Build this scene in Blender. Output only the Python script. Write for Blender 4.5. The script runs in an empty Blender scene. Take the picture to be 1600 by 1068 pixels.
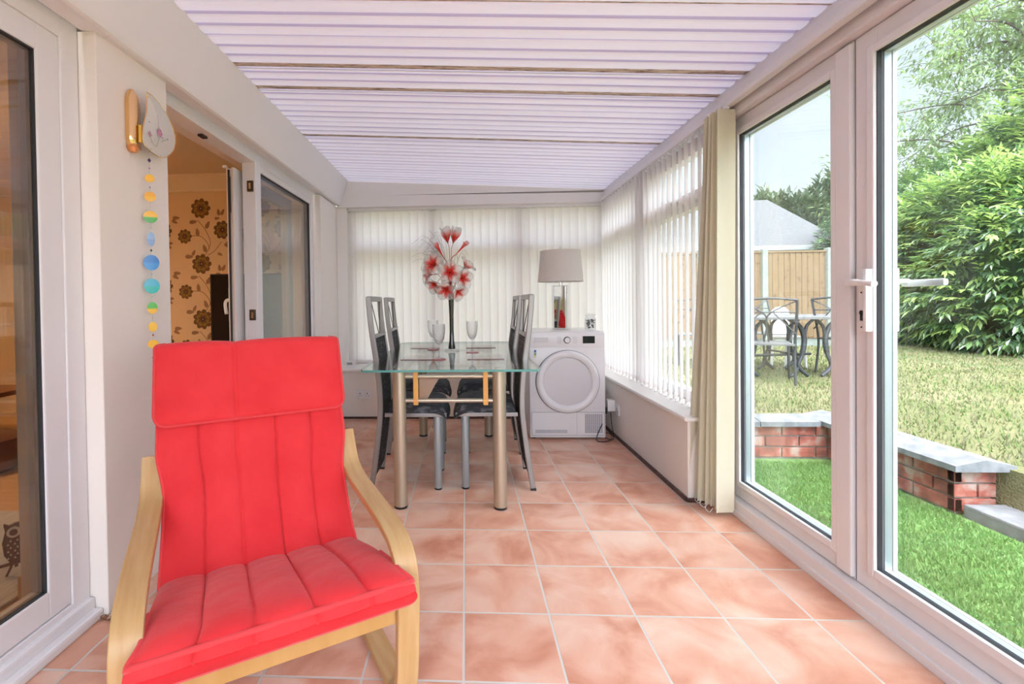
import bpy, bmesh, math, random
from mathutils import Vector, Matrix, Euler
PI = math.pi
SC = bpy.context.scene
COL = SC.collection
# ------------------------------------------------------------------ camera
cam_d = bpy.data.cameras.new('camera'); cam = bpy.data.objects.new('camera', cam_d); COL.objects.link(cam)
yaw, pitch, roll = 0.052038, -0.013028, -0.013714
fw = Vector((-math.sin(yaw)*math.cos(pitch), math.cos(yaw)*math.cos(pitch), math.sin(pitch)))
r0 = Vector((math.cos(yaw), math.sin(yaw), 0)); u0 = r0.cross(fw)
rr = math.cos(roll)*r0 + math.sin(roll)*u0; uu = -math.sin(roll)*r0 + math.cos(roll)*u0
M = Matrix.Identity(4)
for i in range(3):
    M[i][0] = rr[i]; M[i][1] = uu[i]; M[i][2] = -fw[i]
M[0][3], M[1][3], M[2][3] = 0, 0, 1.1068
cam.matrix_world = M
cam_d.sensor_width = 36; cam_d.lens = 719.55/1600*36
cam_d.shift_x = (800-689.99)/1600; cam_d.shift_y = (481.01-534)/1600
cam_d.clip_start = 0.02; cam_d.clip_end = 300
SC.camera = cam
# ------------------------------------------------------------------ light
SC.view_settings.view_transform = 'Standard'; SC.view_settings.look = 'None'
SC.view_settings.gamma = 1; SC.view_settings.use_curve_mapping = False
SC.view_settings.exposure = 0.78
SKY = 1.0
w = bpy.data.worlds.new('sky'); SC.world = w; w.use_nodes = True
nt = w.node_tree; nt.nodes.clear()
tc = nt.nodes.new('ShaderNodeTexCoord'); sx = nt.nodes.new('ShaderNodeSeparateXYZ')
ramp = nt.nodes.new('ShaderNodeValToRGB'); bg = nt.nodes.new('ShaderNodeBackground'); wo = nt.nodes.new('ShaderNodeOutputWorld')
nz = nt.nodes.new('ShaderNodeTexNoise'); nz.inputs['Scale'].default_value = 3.0; nz.inputs['Detail'].default_value = 4
mp = nt.nodes.new('ShaderNodeMapping'); mp.inputs['Scale'].default_value = (1, 1, 3)
nt.links.new(tc.outputs['Generated'], mp.inputs[0]); nt.links.new(mp.outputs[0], nz.inputs['Vector'])
nt.links.new(tc.outputs['Generated'], sx.inputs[0]); nt.links.new(sx.outputs['Z'], ramp.inputs[0])
e = ramp.color_ramp.elements
e[0].position = 0.0; e[0].color = (0.16, 0.2, 0.12, 1)
e[1].position = 1.0; e[1].color = (2.6, 2.65, 2.75, 1)
for pos, c in ((0.01, (.74, .78, .82)), (.12, (.66, .74, .83)), (.35, (.58, .67, .80)), (.55, (1.1, 1.25, 1.5))):
    n = e.new(pos); n.color = (*c, 1)
cm = nt.nodes.new('ShaderNodeMix'); cm.data_type = 'RGBA'; cm.blend_type = 'MIX'
mr = nt.nodes.new('ShaderNodeMapRange'); mr.inputs[1].default_value = .42; mr.inputs[2].default_value = .68; mr.inputs[4].default_value = .55
nt.links.new(nz.outputs['Fac'], mr.inputs[0]); nt.links.new(mr.outputs[0], cm.inputs['Factor'])
nt.links.new(ramp.outputs[0], cm.inputs['A']); 
wm = nt.nodes.new('ShaderNodeMix'); wm.data_type = 'RGBA'; wm.blend_type = 'MULTIPLY'; wm.inputs['Factor'].default_value = 1
wm.inputs['B'].default_value = (1.25, 1.15, 1.03, 1)
nt.links.new(ramp.outputs[0], wm.inputs['A']); nt.links.new(wm.outputs['Result'], cm.inputs['B'])
dp = nt.nodes.new('ShaderNodeVectorMath'); dp.operation = 'DOT_PRODUCT'; dp.inputs[1].default_value = (-.10, -.80, .59)   # unseen sky glow behind the viewer, added to light the room from the front
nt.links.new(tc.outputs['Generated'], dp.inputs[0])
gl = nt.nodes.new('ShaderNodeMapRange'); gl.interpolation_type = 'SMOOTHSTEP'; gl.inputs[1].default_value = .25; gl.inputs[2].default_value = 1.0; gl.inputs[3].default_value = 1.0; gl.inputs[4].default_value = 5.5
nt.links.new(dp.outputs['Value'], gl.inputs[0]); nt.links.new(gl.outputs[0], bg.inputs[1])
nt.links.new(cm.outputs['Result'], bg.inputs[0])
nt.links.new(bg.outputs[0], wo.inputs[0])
sd = bpy.data.lights.new('sun', 'SUN'); sd.energy = 0.35; sd.angle = math.radians(40); sd.color = (1, .97, .92)
so = bpy.data.objects.new('sun', sd); COL.objects.link(so); so.rotation_euler = Vector((-.10, -.80, .59)).to_track_quat('Z', 'Y').to_euler()

# ------------------------------------------------------------------ helpers
def tag(o, label=None, cat=None, group=None, kind=None):
    if label: o['label'] = label
    if cat: o['category'] = cat
    if group: o['group'] = group
    if kind: o['kind'] = kind
    return o
def empty(name, loc=(0, 0, 0), rz=0, label=None, cat=None, group=None, kind=None):
    o = bpy.data.objects.new(name, None); COL.objects.link(o); o.location = loc; o.rotation_euler = (0, 0, rz)
    o.empty_display_size = .05
    return tag(o, label, cat, group, kind)
def copy_tree(o, parent=None):
    c = o.copy(); COL.objects.link(c)
    if parent: c.parent = parent
    for ch in list(o.children): copy_tree(ch, c)
    return c
class MB:
    def __init__(s): s.v = []; s.f = []; s.m = []; s.uv = {}
    def face(s, idx, m=0): s.f.append(tuple(idx)); s.m.append(m)
    def add(s, vs, fs, m=0):
        b = len(s.v); s.v += [Vector(v) for v in vs]
        for f in fs: s.face([b+i for i in f], m)
        return b
    def box(s, a, b, m=0, bev=0.0):
        x0, y0, z0 = [min(a[i], b[i]) for i in range(3)]; x1, y1, z1 = [max(a[i], b[i]) for i in range(3)]
        if bev <= 0:
            s.add([(x0,y0,z0),(x1,y0,z0),(x1,y1,z0),(x0,y1,z0),(x0,y0,z1),(x1,y0,z1),(x1,y1,z1),(x0,y1,z1)],
              [(0,3,2,1),(4,5,6,7),(0,1,5,4),(1,2,6,5),(2,3,7,6),(3,0,4,7)], m)
        else:
            bm = bmesh.new(); bmesh.ops.create_cube(bm, size=1)
            for v in bm.verts: v.co = Vector(((x0+x1)/2+v.co.x*(x1-x0), (y0+y1)/2+v.co.y*(y1-y0), (z0+z1)/2+v.co.z*(z1-z0)))
            bev = min(bev, .49*min(x1-x0, y1-y0, z1-z0))
            bmesh.ops.bevel(bm, geom=bm.edges[:], offset=bev, segments=2, profile=.6, affect='EDGES')
            s.bm(bm, m)
        return s
    def bm(s, bm, m=0):
        bm.verts.ensure_lookup_table(); bm.verts.index_update()
        s.add([v.co.copy() for v in bm.verts], [[v.index for v in f.verts] for f in bm.faces], m); bm.free(); return s
    def tube(s, pts, r, n=10, m=0, cap=True, flat=None):
        pts = [Vector(p) for p in pts]; rs = r if isinstance(r, (list, tuple)) else [r]*len(pts)
        t0 = (pts[1]-pts[0]).normalized(); ref = Vector((0,0,1)) if abs(t0.z) < .9 else Vector((1,0,0))
        a = t0.cross(ref).normalized(); b0 = len(s.v)
        for i, p in enumerate(pts):
            t = (pts[min(i+1, len(pts)-1)]-pts[max(i-1, 0)]).normalized()
            a = (a - t*a.dot(t)).normalized(); b = t.cross(a)
            for k in range(n):
                q = 2*PI*k/n; s.v.append(p + a*math.cos(q)*rs[i] + b*math.sin(q)*rs[i]*(flat or 1))
        for i in range(len(pts)-1):
            for k in range(n):
                s.face((b0+i*n+k, b0+i*n+(k+1) % n, b0+(i+1)*n+(k+1) % n, b0+(i+1)*n+k), m)
        if cap:
            s.face([b0+k for k in range(n)][::-1], m); s.face([b0+(len(pts)-1)*n+k for k in range(n)], m)
        return s
    def lathe(s, prof, c=(0,0,0), axis='z', n=32, m=0, closed=False):
        c = Vector(c); b0 = len(s.v)
        for (r, h) in prof:
            for k in range(n):
                q = 2*PI*k/n; x, y = r*math.cos(q), r*math.sin(q)
                s.v.append(c + (Vector((x, y, h)) if axis == 'z' else Vector((x, -h, y)) if axis == '-y' else Vector((h, x, y))))
        for i in range(len(prof)-1):
            for k in range(n):
                s.face((b0+i*n+k, b0+i*n+(k+1) % n, b0+(i+1)*n+(k+1) % n, b0+(i+1)*n+k), m)
        if not closed:
            if prof[0][0] > 1e-5: s.face([b0+k for k in range(n)][::-1], m)
            if prof[-1][0] > 1e-5: s.face([b0+(len(prof)-1)*n+k for k in range(n)], m)
        return s
    def prism(s, poly, a0, a1, plane='yz', m=0):
        # poly of 2D points extruded along the remaining axis from a0 to a1
        def P(p, a):
            return {'yz': (a, p[0], p[1]), 'xy': (p[0], p[1], a), 'xz': (p[0], a, p[1])}[plane]
        n = len(poly)
        s.add([P(p, a0) for p in poly]+[P(p, a1) for p in poly],
              [tuple(range(n))[::-1], tuple(range(n, 2*n))]+[(i, (i+1) % n, n+(i+1) % n, n+i) for i in range(n)], m)
        return s
    def band(s, path, thick, x0, x1, plane='yz', m=0):
        # ribbon of given thickness following a 2D path, extruded x0..x1
        L = []; R = []
        for i, p in enumerate(path):
            a = path[max(i-1, 0)]; b = path[min(i+1, len(path)-1)]
            d = Vector((b[0]-a[0], b[1]-a[1])).normalized(); nrm = Vector((-d.y, d.x))
            L.append((p[0]+nrm.x*thick/2, p[1]+nrm.y*thick/2)); R.append((p[0]-nrm.x*thick/2, p[1]-nrm.y*thick/2))
        n = len(path)
        def P(p, a): return {'yz': (a, p[0], p[1]), 'xy': (p[0], p[1], a), 'xz': (p[0], a, p[1])}[plane]
        b = len(s.v)
        for i in range(n): s.v += [Vector(P(L[i], x0)), Vector(P(L[i], x1)), Vector(P(R[i], x1)), Vector(P(R[i], x0))]
        for i in range(n-1):
            for k in range(4): s.face((b+4*i+k, b+4*i+(k+1) % 4, b+4*i+4+(k+1) % 4, b+4*i+4+k), m)
        s.face((b, b+1, b+2, b+3), m); s.face((b+4*n-1, b+4*n-2, b+4*n-3, b+4*n-4), m)
        return s
    def xf(s, M, start=0):
        for i in range(start, len(s.v)): s.v[i] = M @ s.v[i]
        return s
    def build(s, name, mats, parent=None, smooth=False, loc=None, fix=True, autosm=None, uvs=None):
        me = bpy.data.meshes.new(name); me.from_pydata([tuple(v) for v in s.v], [], s.f)
        if not isinstance(mats, (list, tuple)): mats = [mats]
        for m in mats: me.materials.append(m)
        me.polygons.foreach_set('material_index', s.m)
        if fix:
            bm = bmesh.new(); bm.from_mesh(me); bmesh.ops.recalc_face_normals(bm, faces=bm.faces[:]); bm.to_mesh(me); bm.free()
        if uvs is not None:
            l = me.uv_layers.new(name='UVMap')
            for lp in me.loops: l.data[lp.index].uv = uvs[lp.vertex_index]
        if smooth:
            me.polygons.foreach_set('use_smooth', [True]*len(me.polygons))
            me.set_sharp_from_angle(angle=math.radians(autosm or 38))
        me.update()
        o = bpy.data.objects.new(name, me); COL.objects.link(o)
        if parent: o.parent = parent
        if loc: o.location = loc
        return o
def smoothpath(pts, n=6):
    P = [Vector(p) for p in pts]; out = []
    for i in range(len(P)-1):
        p0 = P[max(i-1, 0)]; p1 = P[i]; p2 = P[i+1]; p3 = P[min(i+2, len(P)-1)]
        for k in range(n):
            t = k/n
            out.append(.5*((2*p1)+(p2-p0)*t+(2*p0-5*p1+4*p2-p3)*t*t+(3*p1-p0-3*p2+p3)*t**3))
    out.append(P[-1]); return out

# ------------------------------------------------------------------ materials
def mat(name, col, rough=.5, metal=0, spec=.5, bump=None, noise=None, coat=0, trans=0, sheen=0):
    m = bpy.data.materials.new(name); m.use_nodes = True; t = m.node_tree; b = t.nodes['Principled BSDF']
    b.inputs['Base Color'].default_value = (*col, 1); b.inputs['Roughness'].default_value = rough; b.inputs['Metallic'].default_value = metal
    b.inputs['Specular IOR Level'].default_value = spec; b.inputs['Coat Weight'].default_value = coat
    b.inputs['Transmission Weight'].default_value = trans; b.inputs['Sheen Weight'].default_value = sheen
    c = None
    if noise or bump:
        c = t.nodes.new('ShaderNodeTexCoord')
    if noise:  # (scale, col2, lo, hi, stretch)
        n = t.nodes.new('ShaderNodeTexNoise'); n.inputs['Scale'].default_value = noise[0]; n.inputs['Detail'].default_value = 5
        mp = t.nodes.new('ShaderNodeMapping'); mp.inputs['Scale'].default_value = noise[4] if len(noise) > 4 else (1, 1, 1)
        t.links.new(c.outputs['Object'], mp.inputs[0]); t.links.new(mp.outputs[0], n.inputs['Vector'])
        r = t.nodes.new('ShaderNodeMapRange'); r.inputs[1].default_value = noise[2]; r.inputs[2].default_value = noise[3]
        mx = t.nodes.new('ShaderNodeMix'); mx.data_type = 'RGBA'; mx.inputs['A'].default_value = (*col, 1); mx.inputs['B'].default_value = (*noise[1], 1)
        t.links.new(n.outputs['Fac'], r.inputs[0]); t.links.new(r.outputs[0], mx.inputs['Factor']); t.links.new(mx.outputs['Result'], b.inputs['Base Color'])
    if bump:  # (scale, strength, distance, stretch)
        n = t.nodes.new('ShaderNodeTexNoise'); n.inputs['Scale'].default_value = bump[0]; n.inputs['Detail'].default_value = 4
        mp = t.nodes.new('ShaderNodeMapping'); mp.inputs['Scale'].default_value = bump[3] if len(bump) > 3 else (1, 1, 1)
        t.links.new(c.outputs['Object'], mp.inputs[0]); t.links.new(mp.outputs[0], n.inputs['Vector'])
        bn = t.nodes.new('ShaderNodeBump'); bn.inputs['Strength'].default_value = bump[1]; bn.inputs['Distance'].default_value = bump[2]
        t.links.new(n.outputs['Fac'], bn.inputs['Height']); t.links.new(bn.outputs[0], b.inputs['Normal'])
    return m
def glass_mat(name, tint=(.97, .985, .98), ior=1.5, rough=0.0, extra=0.0):
    m = bpy.data.materials.new(name); m.use_nodes = True; t = m.node_tree; t.nodes.clear()
    o = t.nodes.new('ShaderNodeOutputMaterial'); mx = t.nodes.new('ShaderNodeMixShader'); tr = t.nodes.new('ShaderNodeBsdfTransparent')
    g = t.nodes.new('ShaderNodeBsdfGlossy'); f = t.nodes.new('ShaderNodeFresnel'); 
    ge = t.nodes.new('ShaderNodeNewGeometry'); mi = t.nodes.new('ShaderNodeMapRange')   # same reflectance from both faces of the pane
    mi.inputs[3].default_value = ior; mi.inputs[4].default_value = 1/ior
    t.links.new(ge.outputs['Backfacing'], mi.inputs[0]); t.links.new(mi.outputs[0], f.inputs['IOR'])
    g.inputs['Roughness'].default_value = rough; tr.inputs[0].default_value = (*tint, 1)
    t.links.new(f.outputs[0], mx.inputs[0]); t.links.new(tr.outputs[0], mx.inputs[1]); t.links.new(g.outputs[0], mx.inputs[2])
    t.links.new(mx.outputs[0], o.inputs[0]); return m
def transl_mat(name, col, tcol, fac, rough=.7, noise=None, glossy=0.0):
    m = bpy.data.materials.new(name); m.use_nodes = True; t = m.node_tree; t.nodes.clear()
    o = t.nodes.new('ShaderNodeOutputMaterial'); mx = t.nodes.new('ShaderNodeMixShader')
    d = t.nodes.new('ShaderNodeBsdfDiffuse'); l = t.nodes.new('ShaderNodeBsdfTranslucent')
    d.inputs[0].default_value = (*col, 1); l.inputs[0].default_value = (*tcol, 1); mx.inputs[0].default_value = fac
    t.links.new(d.outputs[0], mx.inputs[1]); t.links.new(l.outputs[0], mx.inputs[2]); t.links.new(mx.outputs[0], o.inputs[0])
    if glossy:
        g = t.nodes.new('ShaderNodeBsdfGlossy'); g.inputs['Roughness'].default_value = .25; m2 = t.nodes.new('ShaderNodeMixShader'); m2.inputs[0].default_value = glossy
        t.links.new(mx.outputs[0], m2.inputs[1]); t.links.new(g.outputs[0], m2.inputs[2]); t.links.new(m2.outputs[0], o.inputs[0])
    return m

UPVC = mat('white_upvc', (.80, .78, .79), .32, noise=(2.0, (.77, .75, .76), .3, .7))
CREAM = mat('cream_paint', (.86, .80, .74), .75, noise=(1.4, (.84, .77, .71), .35, .7), bump=(60, .08, .002))
WHITEP = mat('white_paint', (.84, .80, .76), .6)
BEAMP = mat('beam_board', (.83, .81, .81), .45)
SILLM = mat('sill_board', (.86, .83, .80), .35)
DARKTRIM = mat('dark_skirting', (.11, .045, .035), .45, noise=(30, (.05, .02, .015), .4, .6))
GAP = mat('rubber_gasket', (.03, .03, .035), .6)
GLASS = glass_mat('window_glass', (.97, .985, .98), 1.45)
CHROME = mat('chrome', (.75, .75, .76), .12, 1)
BLACKP = mat('black_plastic', (.015, .015, .017), .35)
WHITEPL = mat('white_plastic', (.80, .78, .78), .35)
SLAT = transl_mat('blind_fabric', (.86, .82, .80), (.90, .86, .85), .6)
SLATY = transl_mat('gathered_blind_fabric', (.84, .79, .64), (.82, .76, .58), .35)
WOOD = mat('honey_veneer', (.50, .27, .08), .38, noise=(14, (.58, .34, .12), .35, .65, (1, 1, .15)), bump=(120, .05, .001, (1, .1, .1)))
WOODE = mat('veneer_face', (.56, .36, .165), .38, noise=(9, (.50, .29, .11), .35, .65, (6, .6, .6)))
RED = mat('red_cotton', (.68, .016, .022), .85, bump=(26, .5, .006), noise=(5, (.76, .030, .036), .35, .65), sheen=.16)
REDS = mat('red_piping', (.72, .04, .045), .8, sheen=.2)
CHAMP = mat('champagne_metal', (.50, .44, .34), .36, .75)
SILVER = mat('silver_painted_metal', (.31, .295, .29), .38, .5)
BLUEGREY = mat('grey_blue_metal', (.38, .44, .47), .4, .5)

def tile_material():
    m = bpy.data.materials.new('terracotta_tiles'); m.use_nodes = True; t = m.node_tree; b = t.nodes['Principled BSDF']
    c = t.nodes.new('ShaderNodeTexCoord'); mp = t.nodes.new('ShaderNodeMapping'); mp.inputs['Location'].default_value = (.0196+3.0, -2.529+3.0+.0, 0)
    t.links.new(c.outputs['Object'], mp.inputs[0])
    br = t.nodes.new('ShaderNodeTexBrick'); br.offset = 0; br.squash = 1; br.inputs['Scale'].default_value = 1
    br.inputs['Brick Width'].default_value = .3; br.inputs['Row Height'].default_value = .3; br.inputs['Mortar Size'].default_value = .0042
    br.inputs['Mortar Smooth'].default_value = .25
    br.inputs['Color1'].default_value = (0, 0, 0, 1); br.inputs['Color2'].default_value = (1, 1, 1, 1); br.inputs['Mortar'].default_value = (.5, .5, .5, 1)
    t.links.new(mp.outputs[0], br.inputs['Vector'])
    n1 = t.nodes.new('ShaderNodeTexNoise'); n1.inputs['Scale'].default_value = 4.5; n1.inputs['Detail'].default_value = 6; n1.inputs['Distortion'].default_value = .6
    # shift noise per tile
    vm = t.nodes.new('ShaderNodeVectorMath'); vm.operation = 'MULTIPLY_ADD'; vm.inputs[1].default_value = (7, 5, 3)
    t.links.new(br.outputs['Color'], vm.inputs[0]); t.links.new(mp.outputs[0], vm.inputs[2]); t.links.new(vm.outputs[0], n1.inputs['Vector'])
    rp = t.nodes.new('ShaderNodeValToRGB'); el = rp.color_ramp.elements
    el[0].position = .30; el[0].color = (.56, .235, .145, 1); el[1].position = .70; el[1].color = (.78, .55, .43, 1)
    k = el.new(.46); k.color = (.68, .35, .24, 1); k = el.new(.56); k.color = (.74, .44, .325, 1)
    t.links.new(n1.outputs['Fac'], rp.inputs[0])
    mx = t.nodes.new('ShaderNodeMix'); mx.data_type = 'RGBA'; mx.inputs['B'].default_value = (.62, .58, .53, 1)
    t.links.new(rp.outputs[0], mx.inputs['A']); t.links.new(br.outputs['Fac'], mx.inputs['Factor']); t.links.new(mx.outputs['Result'], b.inputs['Base Color'])
    n2 = t.nodes.new('ShaderNodeTexNoise'); n2.inputs['Scale'].default_value = 28; n2.inputs['Detail'].default_value = 5
    t.links.new(mp.outputs[0], n2.inputs['Vector'])
    mr = t.nodes.new('ShaderNodeMapRange'); mr.inputs[3].default_value = .3; mr.inputs[4].default_value = .5
    t.links.new(n2.outputs['Fac'], mr.inputs[0]); t.links.new(mr.outputs[0], b.inputs['Roughness'])
    mth = t.nodes.new('ShaderNodeMath'); mth.operation = 'MULTIPLY_ADD'; mth.inputs[1].default_value = -1.0
    sc = t.nodes.new('ShaderNodeMath'); sc.operation = 'MULTIPLY'; sc.inputs[1].default_value = .35
    t.links.new(n2.outputs['Fac'], sc.inputs[0]); t.links.new(br.outputs['Fac'], mth.inputs[0]); t.links.new(sc.outputs[0], mth.inputs[2])
    bp = t.nodes.new('ShaderNodeBump'); bp.inputs['Strength'].default_value = .5; bp.inputs['Distance'].default_value = .002
    t.links.new(mth.outputs[0], bp.inputs['Height']); t.links.new(bp.outputs[0], b.inputs['Normal'])
    return m
TILES = tile_material()

# ================================================================== SETTING
def struct(o): o['kind'] = 'structure'; return o
YB0 = -1.75     # rear end of the room behind the camera
YB1 = 4.36      # far dwarf wall face
struct(MB().box((-1.36, YB0, -.12), (1.36, YB1+.3, 0)).build('floor', TILES))

# ---- ceiling of PVC planks, ribs run across the room
def ceil_z(x): return 2.273-.0571*x
CEIL_A = transl_mat('ceiling_plank', (.80, .78, .84), (.74, .72, .84), .055, glossy=.03)
CEIL_B = transl_mat('ceiling_groove', (.56, .52, .68), (.50, .46, .70), .05)
def mould_mat():
    m = bpy.data.materials.new('mouldy_joint_strip'); m.use_nodes = True; t = m.node_tree; b = t.nodes['Principled BSDF']
    c = t.nodes.new('ShaderNodeTexCoord'); mp = t.nodes.new('ShaderNodeMapping'); mp.inputs['Scale'].default_value = (3, 30, 8)
    n = t.nodes.new('ShaderNodeTexNoise'); n.inputs['Scale'].default_value = 3.2; n.inputs['Detail'].default_value = 8; n.inputs['Roughness'].default_value = .75
    t.links.new(c.outputs['Object'], mp.inputs[0]); t.links.new(mp.outputs[0], n.inputs['Vector'])
    r = t.nodes.new('ShaderNodeValToRGB'); e = r.color_ramp.elements; e[0].position = .34; e[0].color = (.05, .035, .035, 1); e[1].position = .52; e[1].color = (.72, .62, .56, 1)
    k = e.new(.42); k.color = (.34, .24, .19, 1)
    t.links.new(n.outputs['Fac'], r.inputs[0]); t.links.new(r.outputs[0], b.inputs['Base Color']); b.inputs['Roughness'].default_value = .7
    return m
MOULD = mould_mat()
mb = MB()
xa, xb = -1.30, 1.44
prof = []   # (y, dz, material of following strip)
seg = .0833
y = YB0; k = -43
y = 1.80-.25*14; idx = 0
while y < 4.70:
    joint = (idx % 3 == 0)
    stained = joint and any(abs(y-s) < .02 for s in (2.30, 2.55, 3.30))
    slight = joint and any(abs(y-s) < .02 for s in (1.80,))
    if joint:
        # lap joint strip
        wj = .040 if stained else .009
        prof += [(y, .000, 2 if (stained or slight) else 1), (y+wj, .000, 0), (y+wj+.003, .009, 1), (y+wj+.012, .009, 0), (y+wj+.019, .002, 0)]
    else:
        prof += [(y, .000, 1), (y+.006, .007, 1), (y+.012, .011, 1), (y+.025, .011, 1), (y+.032, .006, 0), (y+.038, .001, 0)]
    # gently bowed plank face
    prof += [(y+.050, -.0015, 0), (y+.068, -.0012, 0)]
    y += seg; idx += 1
b0 = len(mb.v)
for (yy, dz, m_) in prof:
    mb.v += [Vector((xa, yy, ceil_z(xa)+dz)), Vector((xb, yy, ceil_z(xb)+dz))]
for i in range(len(prof)-1):
    mb.face((2*i, 2*i+1, 2*i+3, 2*i+2), prof[i][2])
struct(mb.build('ceiling', [CEIL_A, CEIL_B, MOULD], fix=False))

# ---- left boxed beam (two lengths of fascia)
def beam(y0, y1, xf, name, endbev=False):
    m = MB()
    sec = []
    for yy in (y0, y1):
        dz = .006*(yy-1.5)
        sec.append([(-1.245+xf, yy, 2.092+dz), (-1.252+xf, yy, 2.078+dz), (-1.266+xf, yy, 2.073+dz), (-1.34, yy, 2.080+dz), (-1.34, yy, ceil_z(-1.34)+.03), (-1.165+xf, yy, ceil_z(-1.165)+.006)])
    if endbev:
        sec.append([(x-.012 if x > -1.3 else x, y1+.010, z) for (x, _, z) in sec[1]])
    b = len(m.v)
    for s_ in sec: m.v += [Vector(q) for q in s_]
    for i in range(len(sec)-1):
        for k in range(6): m.face((b+6*i+k, b+6*i+(k+1) % 6, b+6*i+6+(k+1) % 6, b+6*i+6+k))
    m.face([b+k for k in range(6)]); m.face([b+6*(len(sec)-1)+k for k in range(6)])
    return struct(m.build(name, BEAMP))
beam(YB0, 1.60, .005, 'trim_1')
beam(1.602, 4.60, 0, 'trim_2', True)

# ---- left wall: post, far pier, header, living room side
mb = MB(); mb.box((-1.62, 1.57, 0), (-1.29, 1.955, 2.079), bev=.004)
struct(mb.build('wall_left_post', CREAM))
MB().box((-1.62, 1.57, 2.095), (-1.345, 1.955, 2.5)).build('x', CREAM).name = 'wall_left_header'
bpy.data.objects['wall_left_header']['kind'] = 'structure'
struct(MB().box((-1.62, 4.08, 0), (-1.29, 4.75, 2.085), bev=.005).build('wall_left_pier', CREAM))
struct(MB().box((-1.62, YB0-.2, 2.092), (-1.37, 1.569, 2.5)).box((-1.62, 1.956, 2.092), (-1.37, 4.95, 2.5)).build('wall_left_lintel', CREAM))
struct(MB().box((-1.62, YB0-.2, 0), (-1.33, -.62, 2.091)).build('wall_left_rear', CREAM))

# ---- framed glazing helper: rectangles of frame with hollow middle, in a plane of constant x
def rect_frame(m, x0, x1, y0, y1, z0, z1, w, mi=0, bev=.004, wt=None, wb=None):
    wt = w if wt is None else wt; wb = w if wb is None else wb
    m.box((x0, y0, z0), (x1, y0+w, z1), mi, bev); m.box((x0, y1-w, z0), (x1, y1, z1), mi, bev)
    m.box((x0, y0+w-.003, z1-wt), (x1, y1-w+.003, z1), mi, bev); m.box((x0, y0+w-.003, z0), (x1, y1-w+.003, z0+wb), mi, bev)
def rect_frame_y(m, y0, y1, x0, x1, z0, z1, w, mi=0, bev=.004):
    m.box((x0, y0, z0), (x0+w, y1, z1), mi, bev); m.box((x1-w, y0, z0), (x1, y1, z1), mi, bev)
    m.box((x0+w-.003, y0, z1-w), (x1-w+.003, y1, z1), mi, bev); m.box((x0+w-.003, y0, z0), (x1-w+.003, y1, z0+w), mi, bev)

# ---- left sliding door (door_3): x = -1.36
d3 = struct(empty('door_3', (-1.38, .5, 0)))
def P(name, m, mats, parent, **kw):
    o = m.build(name, mats, None, **kw)
    o.parent = parent; o.matrix_parent_inverse = Matrix.Translation(-Vector(parent.location))
    return o
m = MB(); rect_frame(m, -1.46, -1.355, -.62, 1.568, .02, 2.09, .072)
m.box((-1.43, -.62, 0), (-1.305, 1.568, .035), 0, .01); m.box((-1.41, -.62, .03), (-1.335, 1.568, .072), 0, .008)
P('door_frame', m, UPVC, d3)
m = MB(); rect_frame(m, -1.425, -1.36, -.30, 1.497, .095, 2.018, .085, 0, .005, .085, .088)
P('sash', m, UPVC, d3)
m = MB(); rect_frame(m, -1.377, -1.366, -.217, 1.414, .181, 1.934, .006, 0, 0)
P('gasket', m, GAP, d3)
m = MB(); rect_frame(m, -1.3905, -1.3785, -.217, 1.414, .181, 1.934, .009, 0, 0)
P('spacer_bar', m, mat('bronze_spacer', (.30, .24, .20), .35, .6), d3)
P('glass', MB().box((-1.398, -.213, .186), (-1.392, 1.41, 1.93)), GLASS, d3)
P('glass', MB().box((-1.378, -.213, .186), (-1.374, 1.41, 1.93)), GLASS, d3)

# ---- patio opening frame, fixed window pane and the slid back leaf
w3 = struct(empty('window_3', (-1.38, 3.5, 0)))
m = MB()
m.box((-1.46, 1.956, .0), (-1.355, 1.985, 2.09), 0, .004)
m.box((-1.46, 1.98, 2.03), (-1.355, 4.08, 2.09), 0, .004)
m.box((-1.46, 1.98, .0), (-1.355, 4.08, .06), 0, .004)
m.box((-1.44, 2.935, .05), (-1.35, 3.01, 2.04), 0, .004)
m.box((-1.46, 4.02, .05), (-1.355, 4.079, 2.04), 0, .004)
m.box((-1.44, 3.0, 1.99), (-1.36, 4.03, 2.035), 0, .004); m.box((-1.44, 3.0, .05), (-1.36, 4.03, .11), 0, .004)
P('window_frame', m, UPVC, w3)
m = MB(); rect_frame(m, -1.42, -1.372, 3.005, 4.025, .105, 1.995, .008, 0, 0); P('gasket', m, GAP, w3)
P('glass', MB().box((-1.403, 3.008, .11), (-1.397, 4.02, 1.99)), GLASS, w3)
P('glass', MB().box((-1.383, 3.008, .11), (-1.379, 4.02, 1.99)), GLASS, w3)
for z in (1.875, 1.04):
    m = MB(); m.box((-1.405, 2.925, z-.035), (-1.365, 2.936, z+.035), 0, .002); m.box((-1.392, 2.921, z-.02), (-1.378, 2.926, z+.02), 1)
    P('lock_keep', m, [mat('dark_brass', (.12, .09, .06), .4, .8), CHROME], w3)
m = MB(); m.box((-1.43, 2.42, 2.018), (-1.40, 2.47, 2.032), 0, .003); P('catch', m, mat('dark_metal_catch', (.08, .06, .05), .4, .7), w3)
d4 = struct(empty('door_4', (-1.52, 3.3, 0)))
m = MB(); rect_frame(m, -1.528, -1.464, 2.90, 3.85, .05, 1.985, .08, 0, .004); m.box((-1.480, 2.875, .05), (-1.464, 2.90, 1.985), 0, .003)
m.box((-1.545, 2.885, 1.985), (-1.52, 2.905, 2.003), 0, .002)
P('sash', m, UPVC, d4)
m = MB(); m.box((-1.516, 2.894, .06), (-1.504, 2.901, 1.975), 0); m.box((-1.512, 2.888, 1.70), (-1.498, 2.896, 1.93), 0)
P('gasket', m, GAP, d4)
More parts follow.
